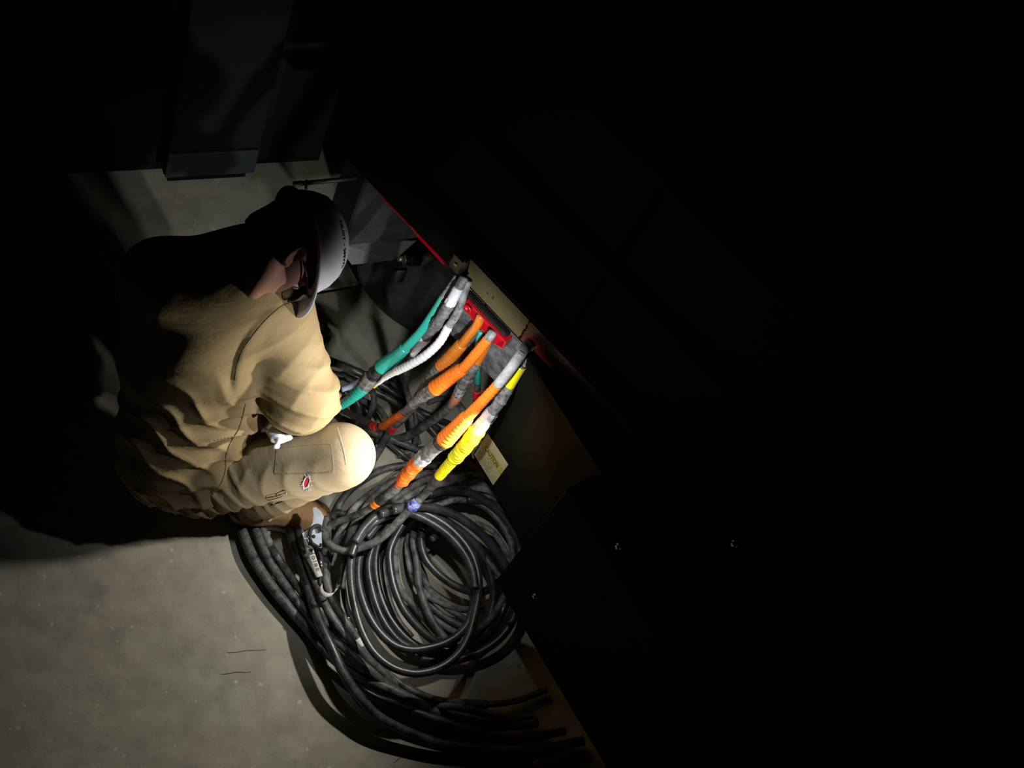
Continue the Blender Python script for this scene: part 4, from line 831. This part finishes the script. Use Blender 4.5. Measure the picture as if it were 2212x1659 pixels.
# shirt
HEMA = P(488, 1118, .22); HEMB = P(592, 958, .42); thd = unit(RK-RH)
hemn = unit(np.cross(HEMB-HEMA, ray(540, 1030))); hemn = hemn if hemn@thd > 0 else -hemn
hemn = unit(hemn+.0*thd)
def along(p, a, b): ba = np.asarray(b)-a; return (p-a)@ba/(ba@ba)
def f_torso0(p):
    up_ = ell(p, shc-tu*.045-tb*.01, TA, (.215, .105, .115)); ch = ell(p, shc-tu*.18+tb*.012-tw*.015, TA, (.205, .20, .132)); be = ell(p, hipc+tu*.16+tb*.008-tw*.010, TA, (.182, .19, .130)); pe = ell(p, hipc+tu*.03+tb*.01-tw*.005, TA, (.165, .125, .135))
    fill = ell(p, shc+tu*.01+tb*.015, TA, (.17, .11, .10)); return su([up_, ch, be, pe, fill], .07)
def curve_off(p, a, b, bulge):
    # signed distance in metres from the sheet swept through two garment points, bowed by bulge
    q = (p-CAM)@R; u = CX+F*q[:, 0]/-q[:, 2]; v = CY-F*q[:, 1]/-q[:, 2]
    ax_ = np.array(b, float)-a; l = np.linalg.norm(ax_); ax_ /= l; nm_ = np.array([ax_[1], -ax_[0]])
    t = ((u-a[0])*ax_[0]+(v-a[1])*ax_[1])/l; o = (u-a[0])*nm_[0]+(v-a[1])*nm_[1]
    return t, (o-bulge*4*t*(1-t))/850.0
def f_shirt(p):
    d = f_torso0(p)
    col = cap(p, NB-unit(H0-NB)*.02, NB+unit(H0-NB)*.085, .088, .078); d = smin(d, col, .03)
    tr_ = cap(p, NB, RS, .075, .088); d = smin(d, smin(tr_, cap(p, NB, LS, .092, .085), .05), .07)
    ta = along(p, RS, RE); tf = along(p, RE, RW)
    ua = cap(p, RS, RE, .098, .092); fa = cap(p, RE, RW, .086, .054); ar = smin(ua, fa, .03)
    # sleeve folds: rings crowding at the elbow, diagonals on the upper arm
    pa = (p-RS)@unit(RE-RS); ps = (p-RS)@unit(np.cross(unit(RE-RS), cam2w([0, 0, 1])))
    near = sstep(ta, .15, 1.0)
    ar = ar-(.0095*ridge((pa*1.0+ps*.8)*42+wob(p, 9)*2.6)*near+.003*ridge((pa-ps*.9)*30+wob(p, 7, 3)*2.5))*(ta < 1.3)*1.0
    ar = ar-.005*ridge((p-RE)@unit(RW-RE)*70+wob(p, 14, 5)*1.6)*sstep(tf, -.1, .3)
    la = smin(cap(p, LS, LE, .078, .076), cap(p, LE, LW, .074, .050), .03)
    arm_k = .022
    # torso folds: long soft folds wrapping round the flank, tighter towards the waist
    h_ = (p-hipc)@tu; s_ = (p-hipc)@tw; b_ = (p-hipc)@tb
    low = 1-sstep(h_, .28, .47)
    fold = ridge((h_*1.0-.20*s_+.5*s_*s_/.2)*44+wob(p, 8, 2)*2.6)*.015*low*sstep(s_, -.18, .10)
    fold += ridge((h_*.8+.5*s_)*36+wob(p, 11, 8)*2.8)*.009*low
    fold += .005*wob(p, 22, 4)
    fold += .006*ridge((h_-.62*s_)*30+wob(p, 6, 1)*1.5)*sstep(h_, .2, .35)*sstep(s_, .0, .15)
    d = d-fold
    d = smin(d, ar, arm_k); d = smin(d, la, .06)
    # shoulder seam groove round the armhole
    sx = (p-RS)@unit(RE-RS)
    t_, o_ = curve_off(p, (640, 652), (507, 826), SG*34); on = sstep(t_, -.1, .1)*(1-sstep(t_, 1.0, 1.15))
    front = ((p-shc)@np.array([0, -.5, .87])) > -.12
    d = d+front*on*(.0012*np.exp(-(o_/.006)**2)+.008*sstep(o_*SG, -.002, .014)*np.exp(-np.abs(o_)/.06))
    t_, o_ = curve_off(p, (589, 960), (499, 1102), 0); on = sstep(t_, -.05, .05)*(1-sstep(t_, .97, 1.03)); o2_ = o_*SH
    d = d-on*.0035*sstep(o2_, -.002, .001)*(1-sstep(o2_, .022, .026))
    # collar opening, cuffs and hem
    nu = unit(H0-NB); d = smax(d, (p-NB)@nu-(.094+.010*((p-NB)@tw)/.08), .006)
    d = np.maximum(d, -cap(p, NB+nu*.04, NB+nu*.2, .066, .066))
    d = np.where(np.linalg.norm(p-RW, axis=1) < .12, smax(d, (p-RW)@unit(RW-RE)+.012, .004), d)
    d = np.where(np.linalg.norm(p-LW, axis=1) < .12, smax(d, (p-LW)@unit(LW-LE)+.012, .004), d)
    hem = np.where((p-hipc)@tu < .32, (p-HEMA)@hemn-.004+.004*wob(p, 30, 6), -1)
    am = np.minimum(cap(p, RS, RE, .10, .11), cap(p, LS, LE, .10, .10)); hem = np.where(am < 0, -1, hem)
    d = smax(d, hem, .006)
    d = smax(d, -(p[:, 2]-.085), .01)
    return d
def f_trouser(p):
    ks = [cap(p, RH+UP*.005, RK, .098, .082), cap(p, LH, LK, .10, .082), cap(p, RK, RA+UP*.03, .078, .060), cap(p, LK, LA+UP*.03, .078, .060)]
    pe = ell(p, hipc-tu*.01, TA, (.150, .11, .12)); d = su([pe]+ks[:2], .045); d = smin(d, su(ks[2:], .01), .02)
    t = along(p, RH, RK); x = (p-RH)@thd; y = (p-RH)@unit(np.cross(thd, UP)); z = (p-RH)@unit(np.cross(np.cross(thd, UP), thd))
    d = d-(.010*ridge((x-.25*y)*78+wob(p, 10, 3)*1.5)*(1-sstep(t, .25, .50))+.004*wob(p, 14, 7)+.004*ridge((x*1.0+.9*y)*42+wob(p, 9, 9)*2)*sstep(y, -.02, .08))
    d = d-.006*ridge((p[:, 2])*70+wob(p, 12, 2)*1.5)*(1-sstep(p[:, 2], .1, .35))
    d = smax(d, -(p[:, 2]-.075), .006)
    return d
def bbox(pts, m): pts = np.array(pts); return pts.min(0)-m, pts.max(0)+m
def sdf_obj(name, fn, lo, hi, h, m, parent=None, origin=None):
    v, f = surfnet(fn, lo, hi, h); return mesh_obj(name, v, f, m, parent, origin=origin)
ORG = hipc*[1, 1, 0]
import time as _t; _t0 = _t.time()
allj = [RS, LS, RH, LH, RK, LK, RA, LA, RE, RW, LE, LW, H0]
lo, hi = bbox(allj, .17); lo[2] = .015
v, f = surfnet(f_all, lo, hi, .005)
person = mesh_obj('person', v, f, M['skin'], origin=ORG)
tag(person, 'person in a khaki work shirt, tan canvas trousers and white hard hat, squatting, head bowed', 'person')
print('body', _t.time()-_t0, len(v)); _t0 = _t.time()
lo, hi = bbox([RS, LS, RH, LH, RE, RW, LE, LW, NB, HEMA], .19); lo[2] = .06
v, f = surfnet(f_shirt, lo, hi, .0062); shirt = mesh_obj('shirt', v, f, M['shirt'], person, label='khaki cotton work shirt')
print('shirt', _t.time()-_t0, len(v)); _t0 = _t.time()
lo, hi = bbox([RH, LH, RK, LK, RA, LA, hipc], .17); lo[2] = .05
v, f = surfnet(f_trouser, lo, hi, .0068); trous = mesh_obj('trousers', v, f, M['trouser'], person, label='tan canvas work trousers')
print('trousers', _t.time()-_t0, len(v)); _t0 = _t.time()
# boots
def f_boot_up(A2, dr):
    sd = np.cross(UP, dr); BA = [dr, sd, UP]
    def fn(p):
        d = cap(p, A2+UP*.07, A2-UP*.03-dr*.01, .052, .050); d = smin(d, cap(p, A2-UP*.045, A2-UP*.055+dr*.14, .046, .040), .03); d = smin(d, ell(p, A2-UP*.058+dr*.155, BA, (.055, .048, .040)), .02)
        return smax(d, -(p[:, 2]-.026), .004)-.002*ridge(p[:, 2]*120+wob(p, 20)*1.2)
    def so(p):
        q = (p-(A2+dr*.055))@np.array(BA).T; w = .040+.012*sstep(q[:, 0], -.02, .10)-.006*sstep(-q[:, 0], .0, .1)
        ov = np.hypot(np.maximum(np.abs(q[:, 0])-.095, 0), q[:, 1])-w; zz_ = p[:, 2]
        heel = np.where(q[:, 0] < -.03, .0, .004); d = np.maximum(ov, np.maximum(zz_-.030, heel-zz_))
        return d-.001
    return fn, so
for A2, dr, nm in ((RA, unit((RK-RH)*[1, 1, 0]), 'right'), (LA, unit((LK-LH)*[1, 1, 0]), 'left')):
    A3 = A2.copy(); A3[2] = .10; fu, so = f_boot_up(A3, dr)
    lo, hi = bbox([A3-dr*.06, A3+dr*.22], .075); lo[2] = -.004; hi[2] = .22
    v, f = surfnet(fu, lo, hi, .006); bt = mesh_obj('boot', v, f, M['boot'], person)
    v, f = surfnet(so, lo, hi, .005); v = v-np.array(person['_o']); so_ = mesh_obj('sole', v, f, M['sole']); so_.parent = bt
# hair
def f_hair(p):
    sk = ell(p, HP(0, -.014, .047), HA, (.085, .107, .104)); nape = ell(p, HP(0, -.060, -.030), HA, (.060, .040, .045))
    d = smin(sk, nape, .03); f_ = (p-H0)@hf; c_ = (p-H0)@hc_; r_ = np.abs((p-H0)@hr)
    d = smax(d, f_-(.035+.5*c_)+.0, .008)
    side = np.where(r_ > .045, (f_+.018)-.9*(c_-.010), -1); d = smax(d, np.minimum(side, .03), .006)
    bn = cap(p, HP(.064, .026, .045), HP(.058, .028, .005), .013, .008); d = smin(d, np.minimum(bn, cap(p, HP(-.064, .026, .045), HP(-.058, .028, .005), .013, .008)), .006)
    d = smax(d, -(c_+.062+.4*(f_+.06)), .008); d = np.maximum(d, -(f_head(p)-.0015))
    return d-.0022*ridge(c_*320+wob(p, 40)*2)
lo, hi = bbox([HP(0, 0, .04)], .16); v, f = surfnet(f_hair, lo, hi, .0036); hair = mesh_obj('hair', v, f, M['hair'], person)
for s in (-1, 1):
    c = HP(s*.031, .083, .018); v, f = lathe(c-hf*.012, hf, [(0, .002), (.002, .0075), (.006, .0112), (.012, .0122), (.018, .0112), (.022, .0075), (.024, .002)], 16); mesh_obj('eye', v, f, M['hat'], person)
print('rest', _t.time()-_t0); _t0 = _t.time()
# hard hat
ht_ax = unit(hc_*1.0+hf*.10); ht_f = unit(hf-hf.dot(ht_ax)*ht_ax); ht_r = np.cross(ht_f, ht_ax); HC = HP(0, -.004, .052)
def HT(a, r, z): return HC+(ht_f*math.cos(a)*r+ht_r*math.sin(a)*r*.84)+ht_ax*z
def shell(off):
    rows = []; na = 72
    for z, r in [(.000, .128), (.010, .1275), (.03, .126), (.055, .119), (.080, .104), (.100, .083), (.114, .058), (.122, .030), (.124, .004)]:
        rows.append([(HT(2*math.pi*k/na, max(r-off, .002), z-off*(.0 if z < .05 else 1))+ht_ax*(.006*math.exp(-(math.sin(2*math.pi*k/na)*r/.018)**2) if r < .118 else 0)) for k in range(na)])
    return rows
na = 72
outr = shell(0); innr = shell(.0035)
brim_o = []; brim_i = []; brim_b = []
for k in range(na):
    a = 2*math.pi*k/na; ext = .012+.040*max(0, math.cos(a))**2.2; drop = -.004-.010*max(0, math.cos(a))**2
    brim_o.append(HT(a, .128+ext, drop)); brim_b.append(HT(a, .128+ext, drop-.004)); brim_i.append(HT(a, .1245, -.004))
rings = list(reversed(outr))+[[HT(2*math.pi*k/na, .130, -.0005) for k in range(na)], brim_o, brim_b, brim_i]+innr
V = np.array([q for r in rings for q in r]); Fc = []
for i in range(len(rings)-1):
    for j in range(na): k = (j+1) % na; Fc.append((i*na+j, (i+1)*na+j, (i+1)*na+k, i*na+k))
Fc += [tuple(range(na)), tuple(len(V)-na+j for j in range(na))[::-1]]
hh = mesh_obj('hard_hat', V, Fc, M['hat'], person, label='off-white hard hat with black lettering along the crown')
def subo(name, vf, m, par, smooth=True, label=None):
    o = mesh_obj(name, np.asarray(vf[0])-np.array(person['_o']), vf[1], m, None, smooth=smooth, label=label); o.parent = par; return o
band = [[HT(2*math.pi*k/na, r, z) for k in range(na)] for r, z in ((.112, .004), (.114, .004), (.112, .040), (.110, .040))]
V = [q for r in band for q in r]; Fc = []
for i in range(4):
    for j in range(na): k = (j+1) % na; i2 = (i+1) % 4; Fc.append((i*na+j, i*na+k, i2*na+k, i2*na+j))
subo('sweatband', (V, Fc), M['hatline'], hh)
for a in (.5, 1.25, 2.1, 2.9, -.5, -1.25, -2.1, -2.9):
    c = HT(a, .119, .010); rd = unit(HT(a, .119, 0)-HC); v, f = box(c, rd*.003, np.cross(rd, ht_ax)*.010, ht_ax*.014, .002); subo('suspension_clip', (v, f), M['hat'], hh, False)
# lettering round the right side of the crown, near the top
def hatpt(a, u, out=.0008):
    prof_ = [(.03, .126), (.055, .119), (.080, .104), (.100, .083)]; z = np.interp(u, [0, 1, 2, 3], [q[0] for q in prof_]); r = np.interp(u, [0, 1, 2, 3], [q[1] for q in prof_]); p0 = HT(a, r, z); return p0+unit(p0-HC-ht_ax*.01)*out
tm = textmesh('lettering', 'HUIIT - SMWL', .02, M['ink'], None, lambda x, y, w: hatpt(2.15-1.15*x/w, 1.75+.42*y/.0146, .0012)-np.array(person['_o']), 'worn black lettering', 1.0); tm.parent = hh
# safety glasses
gl = []
def GP(r, f_, c): return HP(r, f_, c)
fr_pts = [GP(.083, -.004, .020), GP(.082, .030, .021), GP(.076, .066, .022), GP(.069, .096, .022)]
for s in (1, -1):
    pth, _ = catmull(np.array([GP(s*r, f_, c) for r, f_, c in ((.083, .012, .019), (.083, .03, .021), (.080, .062, .023), (.070, .100, .024))]), 5); gl.append(sweep(pth, .0026, 8))
    ln = [GP(s*r, f_, c) for r, f_, c in ((.010, .119, .028), (.040, .120, .034), (.066, .108, .030), (.071, .098, .012), (.062, .108, -.006), (.034, .119, -.010), (.012, .121, .004), (.010, .119, .028))]
    pth, _ = catmull(np.array(ln), 5); gl.append(sweep(pth, .0022, 8))
gl.append(sweep(np.array([GP(-.011, .119, .022), GP(0, .121, .025), GP(.011, .119, .022)]), .0022, 8))
V, Fc = join(gl); spec = mesh_obj('safety_glasses', V, Fc, M['plastb'], person, label='black framed safety glasses')
for s in (1, -1):
    q = [GP(s*r, f_, c) for r, f_, c in ((.011, .120, .026), (.040, .121, .032), (.065, .109, .028), (.070, .099, .012), (.061, .109, -.004), (.034, .120, -.008), (.013, .122, .005))]
    subo('lens', quadplate(q, hf, .0012), M['lens'], spec, False)
# garment details: points found by looking along the sight line onto the cloth
def hit(fn, px, py, out=0.0):
    v = unit(ray(px, py)); t = 3.0
    for _ in range(220):
        d_ = float(fn((CAM+v*t)[None])[0])
        if abs(d_) < 2e-4: break
        t += max(min(d_*.6, .05), -.01)
        if t > 5.6: return None
    p = CAM+v*t; g = np.array([float(fn((p+np.eye(3)[k]*2e-3)[None])[0]-fn((p-np.eye(3)[k]*2e-3)[None])[0]) for k in range(3)])
    return p+unit(g)*out
def seam(name, fn, pts, w, m, par, out=.0003, n=60, label=None, dash=False):
    c, _ = catmull(np.array([(x, y, 0) for x, y in pts]), 6); L = np.concatenate([[0], np.cumsum(np.linalg.norm(np.diff(c, axis=0), axis=1))])
    xs = np.linspace(0, L[-1], n); q = [hit(fn, np.interp(x, L, c[:, 0]), np.interp(x, L, c[:, 1]), out) for x in xs]; q = [p for p in q if p is not None]
    if len(q) < 4: print('NO HIT', name, pts[0]); return None
    # drop jumps
    q2 = [q[0]]
    for p in q[1:]:
        if np.linalg.norm(p-q2[-1]) < .05: q2.append(p)
    q = np.array(q2)
    for _ in range(1): q[1:-1] = .25*q[:-2]+.5*q[1:-1]+.25*q[2:]
    if dash:
        ps = [sweep(q[i:i+2], w, 5) for i in range(0, len(q)-1, 2)]; vf = join(ps)
    else: vf = sweep(q, w, 6)
    return subo(name, vf, m, par, label=label)
def fst(p): return f_shirt(p)
seam('side_seam', fst, [(530, 872), (524, 900), (514, 930), (498, 955), (488, 985), (487, 1012), (480, 1038), (470, 1056)], .0011, M['thread'], shirt, label='brown thread seam')
seam('armhole_seam', fst, [(640, 652), (610, 660), (575, 690), (548, 722), (524, 757), (512, 790), (507, 822)], .0006, M['thread'], shirt)
seam('hem_fold', fst, [(589, 962), (573, 985), (556, 1010), (538, 1040), (520, 1070), (500, 1098)], .0022, M['shirt'], shirt)
seam('hem_stitching', fst, [(575, 958), (560, 982), (543, 1010), (525, 1040), (505, 1075), (490, 1100)], .0009, M['thread'], shirt, dash=True, n=80)
seam('tail_seam', fst, [(456, 1062), (468, 1080), (480, 1096), (497, 1106)], .0013, M['thread'], shirt)
# knee panel on the thigh
def patch(fn, quad, nu_, nv_, out, m, name, par, label=None, rnd=.12):
    V = []
    for j in range(nv_+1):
        for i in range(nu_+1):
            u, v_ = i/nu_, j/nv_; du, dv = abs(u-.5)*2, abs(v_-.5)*2
            if du > 1-rnd and dv > 1-rnd:
                a, b = (du-1+rnd)/rnd, (dv-1+rnd)/rnd; m_ = max(a, b); l = math.hypot(a, b); sc_ = m_/l if l > 1e-6 else 1
                u = .5+math.copysign((1-rnd+a*sc_*rnd)/2, u-.5); v_ = .5+math.copysign((1-rnd+b*sc_*rnd)/2, v_-.5)
            x = quad[0][0]*(1-u)*(1-v_)+quad[1][0]*u*(1-v_)+quad[2][0]*u*v_+quad[3][0]*(1-u)*v_; y = quad[0][1]*(1-u)*(1-v_)+quad[1][1]*u*(1-v_)+quad[2][1]*u*v_+quad[3][1]*(1-u)*v_
            V.append(hit(fn, x, y, out))
    k = len(V); V = V+[hit_ - unit(CAM-hit_)*(out+.003) for hit_ in V]; W_ = nu_+1; Fc = []
    for j in range(nv_):
        for i in range(nu_): a = j*W_+i; Fc += [(a, a+W_, a+W_+1, a+1), (k+a, k+a+1, k+a+W_+1, k+a+W_)]
    n0 = len(V); V = V+V; bd = [i for i in range(W_)]+[j*W_+nu_ for j in range(1, nv_+1)]+[nv_*W_+i for i in range(nu_-1, -1, -1)]+[j*W_ for j in range(nv_-1, 0, -1)]
    for a, b in zip(bd, bd[1:]+bd[:1]): Fc.append((n0+a, n0+b, n0+k+b, n0+k+a))
    return subo(name, (V, Fc), m, par, label=label)
patch(f_trouser, [(598, 966), (716, 957), (722, 1022), (592, 1026)], 14, 9, .0016, M['trouser'], 'thigh_patch', trous, 'double layer canvas patch')
seam('patch_stitching', f_trouser, [(600, 969), (660, 963), (708, 960), (716, 970), (719, 1010), (712, 1019), (660, 1022), (597, 1023)], .0005, M['thread'], trous, out=.0018, n=110, dash=True)
seam('knee_seam', f_trouser, [(728, 922), (735, 945), (743, 975), (748, 1005)], .0006, M['threadl'], trous)
seam('leg_seam', f_trouser, [(585, 1092), (630, 1077), (680, 1065), (730, 1052), (775, 1038), (800, 1020)], .0014, M['thread'], trous)
0 and seam('crease', f_trouser, [(624, 952), (630, 966), (632, 990)], .0010, M['threadl'], trous)
# frayed hole with red cloth showing
hcx, hcy = 662, 1041
def ringpts(rx, ry, n_=22, jit=0, rot=.35, out=.001):
    r_ = []
    for k in range(n_):
        a = 2*math.pi*k/n_; j = 1+rng.uniform(-jit, jit); x, y = math.cos(a)*rx*j, math.sin(a)*ry*j
        r_.append(hit(f_trouser, hcx+x*math.cos(rot)-y*math.sin(rot), hcy+x*math.sin(rot)+y*math.cos(rot), out))
    return r_
o1, o2 = ringpts(8.5, 17, jit=.16, out=.0012), ringpts(4.5, 11, jit=.12, out=.0016)
fray = []
V = o1+o2; n_ = 22; k = len(V); V = V+[p-unit(CAM-p)*.002 for p in V]
Fc = [(i, (i+1) % n_, n_+(i+1) % n_, n_+i) for i in range(n_)]+[(k+i, k+n_+i, k+n_+(i+1) % n_, k+(i+1) % n_) for i in range(n_)]+[(i, k+i, k+(i+1) % n_, (i+1) % n_) for i in range(n_)]+[(n_+i, n_+(i+1) % n_, k+n_+(i+1) % n_, k+n_+i) for i in range(n_)]
fray.append((V, Fc))
for _ in range(16):
    a = rng.uniform(0, 6.28); x0, y0 = hcx+math.cos(a)*7, hcy+math.sin(a)*15; q = [hit(f_trouser, x0+math.cos(a)*t+rng.uniform(-2, 2), y0+math.sin(a)*t*1.2+rng.uniform(-2, 2), .0014) for t in (0, 3, 6)]
    fray.append(sweep(np.array(q), .0005, 5))
hole = subo('frayed_hole', join(fray), M['white'], trous, label='white frayed rim of a worn hole')
q = ringpts(5, 12, out=.0008); mesh = subo('red_cloth', quadplate(q, unit(CAM-q[0]), .0004), M['red'], trous, False, 'red cloth showing through the hole')
# dark hook and eye bar under the thigh pocket
hk = [hit(f_trouser, x, y, .004) for x, y in ((577, 1072), (600, 1067), (619, 1062))]
hb = [hit(f_trouser, x, y, .004) for x, y in ((578, 1078), (600, 1073), (613, 1068))]
V, Fc = join([sweep(np.array(hk), .0012, 8), sweep(np.array(hb), .0012, 8), sweep(np.array([hk[0], hb[0]]), .0012, 8), sweep(np.array([hk[1], hb[1]]), .001, 8), lathe(hk[2], unit(CAM-hk[2]), [(0, .003), (.001, .003)], 10)])
subo('metal_hook', (V, Fc), M['bolt'], trous, label='small metal hook on the trousers')
# crumpled pale blue glove between arm and thigh
g0 = P(604, 945, .49); 
def f_gl(p):
    return su([ell(p, P(598, 938, .49), np.eye(3), (.024, .020, .018)), cap(p, P(603, 952, .50), P(596, 964, .51), .008, .005), cap(p, P(606, 948, .49), P(622, 944, .50), .011, .008)], .008)-.005*ridge(p@_kk[3]*90+wob(p, 40)*2)
v, f = surfnet(f_gl, g0-.07, g0+.07, .0035); gv = mesh_obj('work_glove', v, f, M['glove'], origin=g0); tag(gv, 'crumpled pale blue glove tucked between the elbow and the thigh', 'glove')
print('details', _t.time()-_t0)
